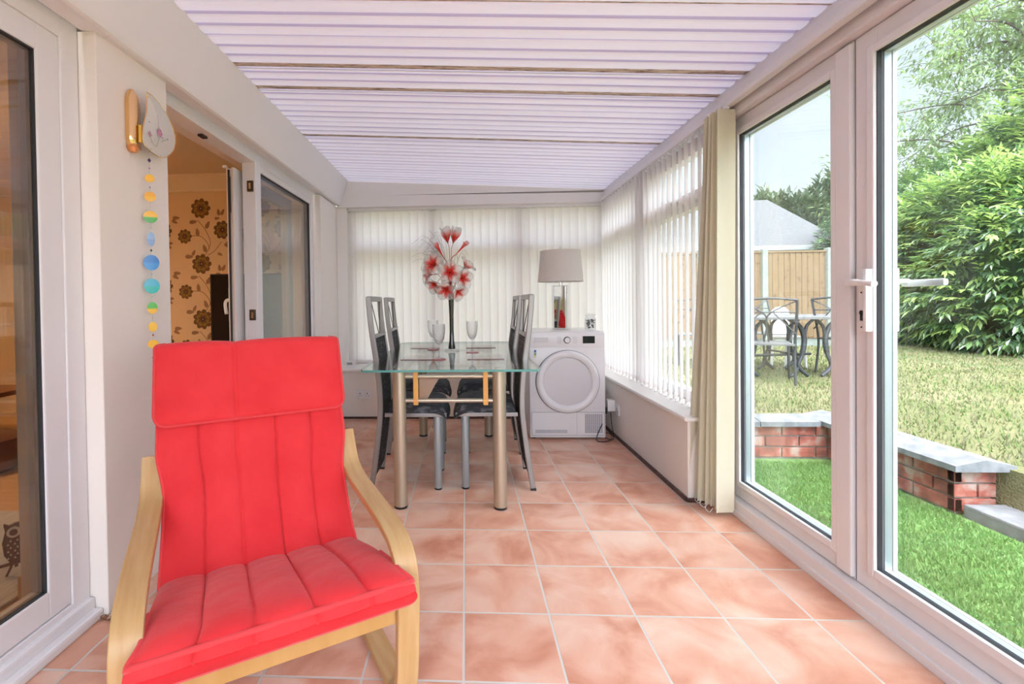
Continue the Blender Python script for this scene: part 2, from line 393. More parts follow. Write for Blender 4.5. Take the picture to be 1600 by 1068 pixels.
P('glass', MB().box((-1.499, 2.98, .13), (-1.494, 3.77, 1.905)), GLASS, d4)
m = MB(); m.box((-1.545, 2.93, 1.0), (-1.528, 2.96, 1.22), 0, .004); m.tube(smoothpath([(-1.54, 2.945, 1.14), (-1.565, 2.945, 1.135), (-1.572, 2.94, 1.11), (-1.555, 2.92, 1.05)]), .011, 8)
P('door_handle', m, WHITEPL, d4, smooth=True)

# ---- right side: dwarf wall, sill, window_1, french doors
struct(MB().box((1.20, 2.567, 0), (1.46, 4.80, .44), bev=.004).build('wall_right', CREAM))
struct(MB().box((1.183, 2.562, 0), (1.20, YB1-.016, .022), bev=.004).box((1.19, 2.552, 0), (1.36, 2.566, .022), bev=.004).build('baseboard_right', DARKTRIM))
struct(MB().box((1.175, 2.545, .441), (1.47, 4.79, .466), bev=.009).build('trim_3', SILLM))
w1 = struct(empty('window_1', (1.42, 3.5, .466)))
m = MB(); 
ya, yb_, za, zb_ = 2.572, 4.635, .468, 2.075
rect_frame(m, 1.40, 1.47, ya, yb_, za, zb_, .06)
m.box((1.40, ya+.05, 1.66), (1.47, yb_-.05, 1.725), 0, .004)
m.box((1.40, 3.54, za+.05), (1.47, 3.62, zb_-.05), 0, .004)
P('window_frame', m, UPVC, w1)
for (a, b) in ((ya+.06, 3.54), (3.62, yb_-.06)):
    m = MB(); rect_frame(m, 1.375, 1.44, a-.012, b+.012, 1.70, 2.03, .055, 0, .004)
    o = P('opening_sash', m, UPVC, w1)
    m2 = MB(); m2.box((1.355, (a+b)/2-.05, 1.725), (1.375, (a+b)/2+.05, 1.745), 0, .004)
    h = P('window_handle', m2, WHITEPL, w1)
    P('glass', MB().box((1.412, a+.035, 1.745), (1.418, b-.035, 1.985)), GLASS, w1)
    P('glass', MB().box((1.432, a, .525), (1.438, b, 1.665)), GLASS, w1)
# french doors
def leaf(y0, y1, name, meet=False):
    d = struct(empty(name, (1.42, (y0+y1)/2, .07)))
    m = MB(); rect_frame(m, 1.40, 1.465, y0, y1, .078, 2.022, .088, 0, .005, .085, .085)
    rect_frame(m, 1.385, 1.401, y0+.060, y1-.060, .140, 1.962, .030, 0, .006)
    P('sash', m, UPVC, d)
    m = MB(); rect_frame(m, 1.396, 1.411, y0+.087, y1-.087, .163, 1.937, .006, 0, 0); P('gasket', m, GAP, d)
    m = MB(); rect_frame(m, 1.4165, 1.4395, y0+.087, y1-.087, .163, 1.937, .009, 0, 0); P('spacer_bar', m, mat('spacer_grey', (.55, .60, .66), .35, .5) if 'spacer_grey' not in bpy.data.materials else bpy.data.materials['spacer_grey'], d)
    m = MB(); rect_frame(m, 1.4445, 1.458, y0+.087, y1-.087, .163, 1.937, .008, 0, 0); P('glazing_bead', m, UPVC, d)
    P('glass', MB().box((1.412, y0+.09, .165), (1.416, y1-.09, 1.934)), GLASS, d)
    P('glass', MB().box((1.440, y0+.09, .165), (1.444, y1-.09, 1.934)), GLASS, d)
    return d
LY0, LYM, LY1 = .958, 1.733, 2.508
d2 = leaf(LYM+.003, LY1, 'door_2')
m = MB(); m.box((1.383, LYM+.0, .09), (1.40, LYM+.065, 2.01), 0, .004); P('meeting_stile', m, UPVC, d2)
d1 = leaf(LY0, LYM-.003, 'door_1')
m = MB(); m.box((1.370, 1.645, .985), (1.388, 1.682, 1.20), 0, .005); m.box((1.362, 1.642, .985), (1.386, 1.656, 1.20), 0, .005)
m.tube([(1.388, 1.668, 1.155), (1.345, 1.668, 1.155)], .011, 10)
m.tube(smoothpath([(1.345, 1.674, 1.155), (1.335, 1.64, 1.154), (1.333, 1.60, 1.150), (1.333, 1.575, 1.147)]), [.012]*6+[.009]*7+[.010]*5+[.0115], 10)
m.box((1.333, 1.655, 1.143), (1.352, 1.70, 1.167), 0, .008)
P('door_handle', m, WHITEPL, d1, smooth=True)
m = MB(); m.lathe([(.0085, 0), (.0085, .002)], (1.3685, 1.669, 1.05), 'x', 16); m.box((1.3685, 1.664, 1.022), (1.3705, 1.674, 1.05)); 
m.lathe([(.003, 0), (.003, .002)], (1.3685, 1.669, 1.12), 'x', 8); m.lathe([(.003, 0), (.003, .002)], (1.3685, 1.669, 1.0), 'x', 8)
P('keyhole', m, BLACKP, d1)
m = MB(); m.box((1.465, 1.645, .985), (1.475, 1.68, 1.20), 0, .004); m.tube([(1.475, 1.665, 1.155), (1.52, 1.665, 1.155)], .010, 10)
m.box((1.508, 1.535, 1.137), (1.526, 1.68, 1.160), 0, .008); P('outside_handle', m, WHITEPL, d1, smooth=True)
t5 = struct(empty('trim_5', (1.40, 1.7, 0)))
m = MB()
m.box((1.36, LY0-.06, 0), (1.47, LY1+.058, .076), 0, .006); m.box((1.352, LY0-.06, 0), (1.362, LY1+.055, .03), 0, .003)
m.box((1.36, LY0-.06, 2.024), (1.47, LY1+.058, 2.088), 0, .006)
m.box((1.36, LY1+.004, .07), (1.47, LY1+.058, 2.03), 0, .005); m.box((1.36, LY0-.06, .07), (1.47, LY0-.004, 2.03), 0, .005)
P('door_frame', m, UPVC, t5)
m = MB(); m.box((1.405, LYM-.0029, .08), (1.46, LYM+.0029, 2.02)); m.box((1.37, LY0-.05, 2.0885), (1.46, LY1+.05, 2.094)); P('gasket', m, GAP, t5)
# wall plate along the right, from which the blinds hang
m = MB(); m.box((1.358, YB0, 2.096), (1.47, 4.75, 2.135), 0, .004); m.box((1.366, YB0, 2.130), (1.47, 4.75, 2.168), 0, .004); m.box((1.376, YB0, 2.160), (1.47, 4.75, ceil_z(1.38)+.02), 0, .003); m.box((1.345, YB0, 2.080), (1.36, 2.56, 2.0935), 0, .003)
struct(m.build('trim_4', UPVC))
# near right: dwarf wall, and an unseen window added for brightness, behind the viewer
struct(MB().box((1.36, YB0, 0), (1.47, LY0-.061, .60), bev=.004).build('wall_right_rear', CREAM))
w4 = struct(empty('added_window_4', (1.42, -.4, .6)))
m = MB(); rect_frame(m, 1.38, 1.46, YB0, LY0-.062, .60, 2.09, .06); m.box((1.38, -.44, .65), (1.46, -.37, 2.04)); P('window_frame', m, UPVC, w4)
P('glass', MB().box((1.42, YB0+.05, .65), (1.425, LY0-.11, 2.04)), GLASS, w4)
# rear wall behind the viewer
struct(MB().box((-1.62, YB0-.12, 0), (1.47, YB0, .55)).build('wall_rear', CREAM))
w5 = struct(empty('added_window_5', (0, YB0-.05, .55)))  # unseen rear window, put in as fill light from behind the camera
m = MB(); rect_frame_y(m, YB0-.09, YB0-.02, -1.34, 1.40, .55, 2.12, .06); m.box((-.03, YB0-.09, .6), (.03, YB0-.02, 2.1)); P('window_frame', m, UPVC, w5)
P('glass', MB().box((-1.3, YB0-.06, .60), (1.36, YB0-.055, 2.07)), GLASS, w5)

# ---- back wall: dwarf wall, sill, window_2, boards above
struct(MB().box((-1.289, YB1, 0), (1.199, 4.80, .455), bev=.003).build('wall_back', CREAM))
struct(MB().box((-1.28, YB1-.014, 0), (1.18, YB1, .02), bev=.003).build('baseboard_back', DARKTRIM))
struct(MB().box((-1.285, 4.325, .456), (1.174, 4.80, .482), bev=.009).build('trim_6', SILLM))
w2 = struct(empty('window_2', (0, 4.6, .48)))
m = MB(); rect_frame_y(m, 4.70, 4.77, -1.18, 1.40, .483, 2.10, .065)
m.box((-1.13, 4.70, 1.60), (1.35, 4.77, 1.70), 0, .004)
for x in (-.32, .55): m.box((x-.035, 4.70, .54), (x+.035, 4.77, 2.05), 0, .004)
P('window_frame', m, UPVC, w2)
for a, b in ((-1.14, -.355), (-.285, .515), (.585, 1.32)):
    P('glass', MB().box((a, 4.735, .545), (b, 4.74, 1.605)), GLASS, w2); P('glass', MB().box((a, 4.735, 1.695), (b, 4.74, 2.04)), GLASS, w2)
m = MB()
for (z0, z1, yy) in ((2.068, 2.19, 4.60), (2.188, 2.42, 4.612)):
    poly = [(-1.28, z0), (1.375, z0-.004), (1.375, min(z1-.03, ceil_z(1.375)+.02)), (-1.28, min(z1, ceil_z(-1.28)+.02))]
    m.prism(poly, yy, 4.75, 'xz')
m.box((-1.28, 4.585, 2.066), (1.375, 4.602, 2.082), 0, .003)
for x in (-1.05, .05, 1.2): m.lathe([(.004, 0), (.004, .003)], (x, 4.599, 2.10), '-y', 8, 0)
struct(m.build('trim_7', WHITEP))
struct(MB().box((-1.289, 4.60, .483), (-1.185, 4.78, 2.066), bev=.003).build('trim_8', WHITEP))
struct(MB().box((1.385, 4.64, .467), (1.47, 4.79, 2.095), bev=.003).build('trim_9', UPVC))

# ================================================================== VERTICAL BLINDS
def slat(h, wd=.089, bow=.007, nz=2):
    m = MB(); b = 0; n = 5
    for j in range(nz+1):
        for i in range(n):
            u = i/(n-1)-.5; m.v.append(Vector((u*wd, bow*(1-4*u*u), -h*j/nz)))
    for j in range(nz):
        for i in range(n-1): m.face((j*n+i, j*n+i+1, (j+1)*n+i+1, (j+1)*n+i))
    return m
def blind(name, label, mats, top, items, h, rail_a, rail_b, chain=True):
    """items: list of (x, y, angle, lean) for every slat"""
    root = empty(name, (rail_a[0], rail_a[1], 0), 0, label, 'blind')
    o0 = Vector(root.location)
    m = MB(); d = Vector(rail_b)-Vector(rail_a)
    if abs(d.x) > abs(d.y): m.box((rail_a[0], rail_a[1]-.018, top), (rail_b[0], rail_b[1]+.018, top+.028), 0, .004)
    else: m.box((rail_a[0]-.018, rail_a[1], top), (rail_b[0]+.018, rail_b[1], top+.028), 0, .004)
    m.xf(Matrix.Translation(-o0)); m.build('headrail', UPVC, root)
    first = None
    for (x, y, a, lx, ly) in items:
        if first is None:
            s = slat(h); s.box((-.040, .0035, -h), (.040, .0055, -h+.03), 0)
            first = s.build('slat', mats, root, smooth=True, fix=False); s_ = first
            hk = MB().box((-.012, -.004, 0), (.012, .004, .012), 0, .002); hk.tube([(0, 0, .01), (0, 0, .03)], .002, 6)
            hang = hk.build('hanger', WHITEPL, s_)
        else:
            s_ = first.copy(); COL.objects.link(s_)
            hh = hang.copy(); COL.objects.link(hh); hh.parent = s_
        s_.location = Vector((x, y, top-.012))-o0
        s_.rotation_euler = Euler((lx, ly, a))
    return root
rnd = random.Random(5)
# back blind: nearly closed
it = []
n = 32
for i in range(n):
    x = -1.145+i*.0795
    it.append((x, 4.635, -.20+rnd.uniform(-.05, .05), 0, 0))
b_back = blind('vertical_blind', 'cream vertical blind drawn closed across the far end window behind the table', SLAT, 2.040, it, 2.028-.50, (-1.18, 4.635), (1.36, 4.635))
it = []
for i in range(24):
    y = 4.52-i*.0795
    it.append((1.335, y, PI/2-math.radians(39)+rnd.uniform(-.05, .05), 0, 0))
b_right = blind('vertical_blind', 'cream vertical blind half open over the long side window above the low wall', SLAT, 2.064, it, 2.052-.478, (1.335, 2.56), (1.335, 4.55))
it = []
for i in range(13):
    y = 2.50-i*.0105
    it.append((1.305+rnd.uniform(-.010, .010), y, rnd.uniform(-.22, .16), .082*(1-i/12.)+rnd.uniform(-.004, .004), .010+rnd.uniform(-.010, .012)))
b_door = blind('vertical_blind', 'long yellowish vertical blind gathered into a bundle beside the garden doors', SLATY, 2.060, it, 2.02, (1.325, .95), (1.325, 2.545))
# bottom chains
def bead_chain(pts, r=.0022):
    m = MB()
    P_ = smoothpath(pts, 10)
    for q in P_:
        m.lathe([(0, -r), (r*.8, -r*.5), (r, 0), (r*.8, r*.5), (0, r)], q, 'z', 6)
    return m
ch = MB()
for k in range(4):
    y = 2.62-.055*k; x = 1.245
    ch2 = bead_chain([(x+.01, y, .045), (x-.015, y-.01, .02), (x-.005, y-.03, .008), (x+.0, y-.05, .035)]); ch.add(ch2.v, ch2.f)
ch.xf(Matrix.Translation(-Vector(b_door.location))); ch.build('bead_chain', WHITEPL, b_door)
ch = MB()
for i in range(23):
    y = 4.52-i*.0795; q = [(1.285, y-.03, .49), (1.275, y-.06, .480), (1.30, y-.09, .49)]
    ch2 = bead_chain(q, .0018); ch.add(ch2.v, ch2.f)
ch.xf(Matrix.Translation(-Vector(b_right.location))); ch.build('bead_chain', WHITEPL, b_right)

# ================================================================== RED ARMCHAIR
cx, cy, cth = -.602-.0135*math.cos(.524), 1.376-.0135*math.sin(.524), .524
arm = empty('armchair', (cx, cy, 0), cth, 'red cushioned bentwood armchair with curved pale wooden arms on the tiles', 'armchair')
side = smoothpath([(.275,.615,0),(.25,.572,0),(.205,.512,0),(.12,.482,0),(0,.470,0),(-.12,.462,0),(-.22,.450,0),(-.29,.430,0),(-.33,.390,0),(-.343,.32,0),(-.338,.20,0),(-.328,.09,0),(-.312,.040,0),(-.27,.017,0),(-.20,.0135,0),(0,.0135,0),(.20,.0135,0),(.30,.0135,0),(.345,.018,0)], 5)
side = [(p.x, p.y) for p in side]
for s in (-1, 1):
    m = MB(); a, b = (.286, .349) if s > 0 else (-.349, -.286)
    m.band(side, .024, a, b)
    o = m.build('arm_and_leg_frame', WOODE, arm, smooth=True, autosm=50)
    bv = o.modifiers.new('b', 'BEVEL'); bv.width = .003; bv.segments = 2; bv.limit_method = 'ANGLE'; bv.angle_limit = math.radians(50)
    m = MB(); m.lathe([(.006, 0), (.006, .003)], (s*.349 if s > 0 else -.352, -.338, .285), 'x', 10); m.build('bolt', CHROME, o)
# back uprights: follow the cushion down from behind and run up to meet the arms
backp = smoothpath([(.44,.93,0),(.40,.80,0),(.33,.62,0),(.265,.46,0),(.19,.31,0),(.10,.235,0),(0,.235,0),(-.15,.27,0),(-.29,.32,0),(-.335,.325,0)], 4)
backp = [(p.x, p.y) for p in backp]
for s in (-1, 1):
    m = MB(); a, b = (.205, .245) if s > 0 else (-.245, -.205)
    m.band(backp, .020, a, b); m.build('seat_and_back_rail', WOODE, arm, smooth=True, autosm=50)
m = MB(); m.box((-.286, -.335, .242), (.286, -.312, .322), 0, .003); m.build('front_crossbar', WOOD, arm)
m = MB(); m.box((-.284, -.312, .325), (-.20, -.27, .345), 0, .002); m.build('corner_block', WOODE, arm)
m = MB(); m.box((-.286, .18, .26), (.286, .205, .32), 0, .003); m.build('rear_crossbar', WOOD, arm)
for (yy, zz) in ((.43, .90), (.375, .72), (.29, .52)):
    m = MB(); m.box((-.24, yy-.01, zz-.025), (.24, yy+.008, zz+.025), 0, .003); m.build('back_slat', WOODE, arm)
for (s, yy, zz) in ((1, .268, .60), (-1, .268, .60)):
    m = MB(); m.box((.24 if s > 0 else -.30, yy-.005, zz-.13), (.30 if s > 0 else -.24, yy+.018, zz+.02), 0, .004); m.build('arm_bracket', WOODE, arm)
m = MB(); m.box((-.32, .285, .001), (.32, .32, .024), 0, .003)
m.build('floor_crossbar', WOODE, arm)

def cushion(prof, hw, thick, seams, puff, name, nx=150, seam_w=.5, wig=0.0, wr=0.0, nsub=5, endround=.5):
    """prof: list of 2D points on the top surface (y,z); hw(t): half width; seams: normalised x of the stitched lines"""
    pts = smoothpath([(p[0], p[1], 0) for p in prof], nsub); n = len(pts)
    m = MB(); rn = random.Random(3)
    edges = [-1]+seams+[1]
    L = [0]
    for i in range(1, n): L.append(L[-1]+(pts[i]-pts[i-1]).length)
    top = []; bot = []
    for i, p in enumerate(pts):
        t = L[i]/L[-1]
        a = pts[max(i-1, 0)]; b = pts[min(i+1, n-1)]; d = (b-a).normalized(); nr = Vector((-d.y, d.x))
        if nr.y < 0 and abs(d.x) > .3: nr = -nr
        if abs(d.x) <= .3: nr = Vector((-abs(nr.x), nr.y)) if nr.x > 0 else nr
        endf = min(1, min(L[i], L[-1]-L[i])/.05); endf = math.sqrt(max(0, 1-(1-endf)**2))
        rt = []; rb = []
        for k in range(nx+1):
            u = -1+2*k/nx
            for j in range(len(edges)-1):
                if edges[j] <= u <= edges[j+1]: e0, e1 = edges[j], edges[j+1]; break
            c = (u-e0)/(e1-e0)*2-1
            pf = puff*math.sqrt(max(0, 1-c*c*.98))-(.004 if abs(c) > .955 and abs(u) < .95 else 0)
            ed = 1-abs(u); sidef = math.sqrt(max(0, 1-(1-min(1, ed/.10))**2))
            wv = wr*(math.sin(L[i]*150+u*5+3*math.sin(u*7+j*2))*.5+math.sin(L[i]*83+u*11+j)*.6)*math.exp(-((t-.42)/.12)**2)*.9 + wr*.35*math.sin(L[i]*60+u*9+2*j)
            th_top = (pf+wv*(1-c*c))*endf*sidef
            w_ = hw(t)
            x = u*w_+wig*math.sin(L[i]*9+j)*(1-abs(u))
            base = p
            top.append(Vector((x, base.x+nr.x*th_top, base.y+nr.y*th_top)))
            tb = thick*(.28+.72*endf*sidef)
            bot.append(Vector((x, base.x-nr.x*tb, base.y-nr.y*tb)))
    W = nx+1
    m.v = top+bot; N = len(top)
    for i in range(n-1):
        for k in range(nx):
            m.face((i*W+k, i*W+k+1, (i+1)*W+k+1, (i+1)*W+k)); m.face((N+i*W+k, N+(i+1)*W+k, N+(i+1)*W+k+1, N+i*W+k+1))
    for i in range(n-1):
        m.face((i*W, (i+1)*W, N+(i+1)*W, N+i*W)); m.face((i*W+nx, N+i*W+nx, N+(i+1)*W+nx, (i+1)*W+nx))
    for k in range(nx):
        m.face((k, N+k, N+k+1, k+1)); m.face(((n-1)*W+k, (n-1)*W+k+1, N+(n-1)*W+k+1, N+(n-1)*W+k))
    border = [top[k] for k in range(W)]+[top[i*W+nx] for i in range(n)]+[top[(n-1)*W+k] for k in range(W)][::-1]+[top[i*W] for i in range(n)][::-1]
    return m, top, W, n, border
def ease(a, b, t): t = max(0, min(1, t)); t = t*t*(3-2*t); return a+(b-a)*t
# seat part: crease -> front edge
def hw_seat(t):   # t=0 crease, 1 front edge
    return ease(.288, .290, t/.75) if t < .80 else ease(.290, .317, (t-.80)/.16)
seat_prof = [(.085,.283),(.03,.305),(-.05,.330),(-.15,.360),(-.26,.385),(-.335,.396),(-.375,.394),(-.398,.384),(-.404,.362),(-.392,.338)]
cm_, top, W, n, bd = cushion(seat_prof, hw_seat, .030, [-.60, -.22, .20, .62], .013, 'seat', wig=.006, wr=.0025, nsub=6)
cu = cm_.build('seat_cushion', RED, arm, smooth=True, fix=True, autosm=80)
m = MB(); n2 = n-12; y2 = top[(n2-1)*W].y; z2 = top[(n2-1)*W].z; fr = [Vector((top[(n2-1)*W+k].x, y2-.007, z2+.006)) for k in range(0, W, 3)]
rs = [top[i*W+W-1] for i in range(n2)][n2//2:]; ls = [top[i*W] for i in range(n2)][n2//2:]
m.tube(ls+fr[1:-1]+rs[::-1], .0065, 8); m.build('piping', REDS, cu, smooth=True, autosm=80)
def hw_back(t): return ease(.290, .284, t/.3) if t < .35 else ease(.284, .306, (t-.35)/.2)
back_prof = [(.045,.290),(.095,.335),(.14,.415),(.185,.505),(.235,.605),(.285,.705),(.335,.80),(.385,.90),(.405,.935)]
cm_, top, W, n, bd = cushion(back_prof, hw_back, .055, [-.60, -.22, .20, .60], .014, 'back', wig=.003, wr=.0025, nsub=6)
cb = cm_.build('back_cushion', RED, arm, smooth=True, autosm=80)
m = MB(); m.tube([top[i*W+W-1] for i in range(n)], .005, 8); m.build('piping', REDS, cb, smooth=True, autosm=80); m = MB(); m.tube([top[i*W] for i in range(n)], .005, 8); m.build('piping', REDS, cb, smooth=True, autosm=80)
def hw_head(t):
    a = min(1, t/.14); b = min(1, (1-t)/.12)
    return .314-.034*(1-math.sqrt(max(0, 1-(1-a)**2)))-.030*(1-math.sqrt(max(0, 1-(1-b)**2)))
head_prof = [(.305,.704),(.322,.755),(.345,.815),(.370,.885),(.388,.93),(.402,.957),(.430,.965)]
cm_, top, W, n, bd = cushion(head_prof, hw_head, .045, [-.22], .016, 'head', wr=.002, nsub=6)
# bring the flap in front of the back cushion
for i in range(len(cm_.v)): cm_.v[i] = cm_.v[i]+Vector((0, -.044, .006))
ch_ = cm_.build('headrest_cushion', RED, arm, smooth=True, autosm=80)
m = MB(); lo = [top[k] for k in range(W)]; le = [top[i*W] for i in range(n)]; ri = [top[i*W+W-1] for i in range(n)]
m.tube([q+Vector((0, -.045, .006)) for q in le[::-1][:-1]+lo[::3]+ri[1:]], .0055, 8); m.build('piping', REDS, ch_, smooth=True, autosm=80)

# ================================================================== GLASS DINING TABLE
tb = empty('dining_table', (-.085, 3.12, 0), 0, 'rectangular clear glass dining table on four round champagne metal legs', 'table')
T0 = Vector(tb.location)
TG = glass_mat('table_glass', (.91, .965, .95), 1.65)
TGE = mat('glass_edge', (.10, .34, .31), .12, spec=.8)
def TP(name, m, mats, parent=None, **kw):
    m.xf(Matrix.Translation(-T0)); return m.build(name, mats, parent or tb, **kw)
x0, x1, y0, y1 = -.545, .375, 2.305, 3.93; c = .05
poly = [(x0+c*.4, y0), (x1-c*.4, y0), (x1, y0+c), (x1, y1-c), (x1-c, y1), (x0+c, y1), (x0, y1-c), (x0, y0+c)]
m = MB(); n = len(poly)
m.v = [Vector((p[0], p[1], .755)) for p in poly]+[Vector((p[0], p[1], .766)) for p in poly]
m.face(tuple(range(n))[::-1], 0); m.face(tuple(range(n, 2*n)), 0)
for i in range(n): m.face((i, (i+1) % n, n+(i+1) % n, n+i), 1)
TP('table_top', m, [TG, TGE])
for (x, y) in ((-.363, 2.465), (.173, 2.465), (-.363, 3.80), (.178, 3.80)):
    m = MB(); m.lathe([(.034, .012), (.036, .014), (.036, .735), (.034, .737)], (x, y, 0), n=28)
    lg = TP('leg', m, CHAMP, smooth=True)
    m = MB(); m.lathe([(.031, 0), (.036, .002), (.036, .0125), (.02, .013)], (x, y, 0), n=24); TP('rubber_foot', m, BLACKP, lg)
    m = MB(); m.lathe([(.022, .737), (.022, .7545)], (x, y, 0), n=20); TP('glass_pad', m, CHROME, lg)
AMBER = mat('amber_wood', (.75, .38, .10), .35, noise=(10, (.62, .28, .07), .3, .7, (1, 1, .2)))
SMOKE = glass_mat('frosted_brace', (.80, .62, .48), 1.4, .2)
for y in (2.465, 3.80):
    for z in (.708, .578):
        m = MB(); m.tube([(-.335, y, z), (.145, y, z)], .0115, 12); TP('rail', m, CHAMP, smooth=True)
    for x in (-.272, .102):
        m = MB(); m.box((x-.014, y-.016, .556), (x+.012, y+.012, .745), 0, .003)
        m.box((x-.016, y-.018, .572), (x+.014, y-.010, .585), 0, .002)
        bq = TP('wood_upright', m, AMBER)
for x in (-.363, .175):
    m = MB(); m.tube([(x, 2.49, .708), (x, 3.78, .708)], .0115, 12); TP('rail', m, CHAMP, smooth=True)
m = MB(); 
for s, x in ((1, -.258),):
    m.prism([(x, .700), (x+.115, .700), (x+.085, .655), (x+.055, .60), (x+.04, .572), (x, .572)], 2.49, 2.496, 'xz')
TP('curved_brace', m, transl_mat('smoked_brace', (.46, .30, .20), (.50, .34, .24), .3, glossy=.1))

# ================================================================== DINING CHAIRS
def fabric():
    m = bpy.data.materials.new('black_ripple_fabric'); m.use_nodes = True; t = m.node_tree; b = t.nodes['Principled BSDF']
    c = t.nodes.new('ShaderNodeTexCoord'); mp = t.nodes.new('ShaderNodeMapping'); mp.inputs['Scale'].default_value = (22, 9, 40)
    wv = t.nodes.new('ShaderNodeTexNoise'); wv.inputs['Scale'].default_value = 2.2; wv.inputs['Detail'].default_value = 3; wv.inputs['Distortion'].default_value = .8
    t.links.new(c.outputs['Object'], mp.inputs[0]); t.links.new(mp.outputs[0], wv.inputs['Vector'])
    r = t.nodes.new('ShaderNodeValToRGB'); e = r.color_ramp.elements; e[0].position = .52; e[0].color = (.010, .010, .012, 1); e[1].position = .66; e[1].color = (.085, .082, .082, 1)
    t.links.new(wv.outputs['Fac'], r.inputs[0]); t.links.new(r.outputs[0], b.inputs['Base Color']); b.inputs['Roughness'].default_value = .8
    bp = t.nodes.new('ShaderNodeBump'); bp.inputs['Strength'].default_value = .4; bp.inputs['Distance'].default_value = .003
    t.links.new(wv.outputs['Fac'], bp.inputs['Height']); t.links.new(bp.outputs[0], b.inputs['Normal']); return m
FAB = fabric()
SEATF = mat('black_seat_fabric', (.018, .018, .022), .75, noise=(30, (.10, .105, .115), .50, .62, (.5, 3.4, 1)), bump=(34, .6, .005, (.5, 3.4, 1)))
# side profile (local x = forward from the back, z)
cp = smoothpath([(-.010,.012,0),(.008,.12,0),(.030,.28,0),(.046,.42,0),(.050,.52,0),(.044,.64,0),(.030,.76,0),(.016,.86,0),(.004,.95,0),(-.006,1.05,0),(-.012,1.145,0)], 5)
cp = [(p.x, p.y) for p in cp]
def zcut(lo, hi, dx=0): return [(x+dx, z) for x, z in cp if lo <= z <= hi]
def make_chair():
    r = empty('dining_chair')
    W2 = .175
    for s in (-1, 1):
        m = MB(); m.band(cp, .031, s*W2-.012, s*W2+.012, 'xz')
        # band extrudes along y in the 'xz' plane
        up = m.build('back_upright', SILVER, r, smooth=True, autosm=45)
        mo = up.modifiers.new('b', 'BEVEL'); mo.width = .005; mo.segments = 2; mo.limit_method = 'ANGLE'; mo.angle_limit = math.radians(50)
        m = MB(); m.box((-.026, s*W2-.012, 0), (.006, s*W2+.012, .012)); m.build('rubber_foot', BLACKP, up)
    m = MB(); m.band(zcut(.05, .90), .018, -W2+.012, W2-.012, 'xz'); m.build('back_panel', FAB, r, smooth=True, autosm=60)
    m = MB(); m.box((-.022, -W2, 1.115), (.004, W2, 1.147), 0, .004); m.build('top_rail', SILVER, r)
    m = MB(); m.box((.004, -W2+.01, .897), (.030, W2-.01, .918), 0, .004); m.build('middle_rail', SILVER, r)
    m = MB()
    for s in (-1, 1): m.tube([(-.006, s*.13, 1.118), (.017, s*.012, .915)], .0028, 6)
    m.build('wire_brace', mat('wire', (.06, .05, .05), .4, .8) if 'wire' not in bpy.data.materials else bpy.data.materials['wire'], r)
    # seat frame and cushion
    m = MB(); m.box((.075, -.178, .432), (.44, -.158, .455), 0, .003); m.box((.075, .158, .432), (.44, .178, .455), 0, .003); m.box((.42, -.178, .432), (.44, .178, .455), 0, .003)
    m.build('seat_frame', SILVER, r)
    m = MB(); nx_, ny_ = 22, 20; top = []; bot = []
    for j in range(ny_+1):
        for i in range(nx_+1):
            u, v = -1+2*i/nx_, -1+2*j/ny_
            uu_ = u; vv_ = v
            ex = max(0, 1-abs(uu_)**4); ey = max(0, 1-abs(vv_)**4)
            rim = math.sqrt(ex*ey)
            x = .266+uu_*.190*(1-.05*vv_*vv_); y = vv_*(.186+.008*uu_)*(1-.06*max(0, uu_)**4)
            drop = .040*max(0, (uu_-.5)/.5)**2
            top.append(Vector((x, y, .460+.068*rim**.55-drop+.004*math.sin(uu_*9)*rim))); bot.append(Vector((x, y, .458-.012*rim-drop)))
    m.v = top+bot; N = len(top); Wd = nx_+1
    for j in range(ny_):
        for i in range(nx_):
            a = j*Wd+i; m.face((a, a+1, a+Wd+1, a+Wd)); m.face((N+a, N+a+Wd, N+a+Wd+1, N+a+1))
    for i in range(nx_): m.face((i, N+i, N+i+1, i+1)); a = ny_*Wd+i; m.face((a, a+1, N+a+1, N+a))
    for j in range(ny_): a = j*Wd; m.face((a, a+Wd, N+a+Wd, N+a)); a = j*Wd+nx_; m.face((a, N+a, N+a+Wd, a+Wd))
    m.build('seat', SEATF, r, smooth=True, autosm=70)
    for s in (-1, 1):
        m = MB(); m.lathe([(.021, .010), (.0225, .012), (.0225, .440), (.021, .441)], (.385, s*.155, 0), n=20)
        lg = m.build('front_leg', BLUEGREY, r, smooth=True)
        m = MB(); m.lathe([(.019, 0), (.0225, .002), (.0225, .011), (.01, .0115)], (.385, s*.155, 0), n=16); m.build('rubber_foot', BLACKP, lg)
    return r
chair = make_chair()
tag(chair, 'black and silver high backed dining chair at the near left of the glass table', 'chair', 'high backed dining chairs around the glass table')
chair.location = (-.560, 2.865, 0)
for (x, y, a, lb) in ((-.570, 3.50, 0, 'black and silver high backed dining chair at the far left of the glass table'),
                   (.372, 2.88, PI, 'black and silver high backed dining chair at the near right, nearest the dryer front'),
                   (.382, 3.52, PI, 'black and silver high backed dining chair at the far right of the glass table')):
    c_ = copy_tree(chair); c_.location = (x, y, 0); c_.rotation_euler = (0, 0, a); c_['label'] = lb
bpy.data.objects['dining_chair.001'].rotation_euler.z = .02

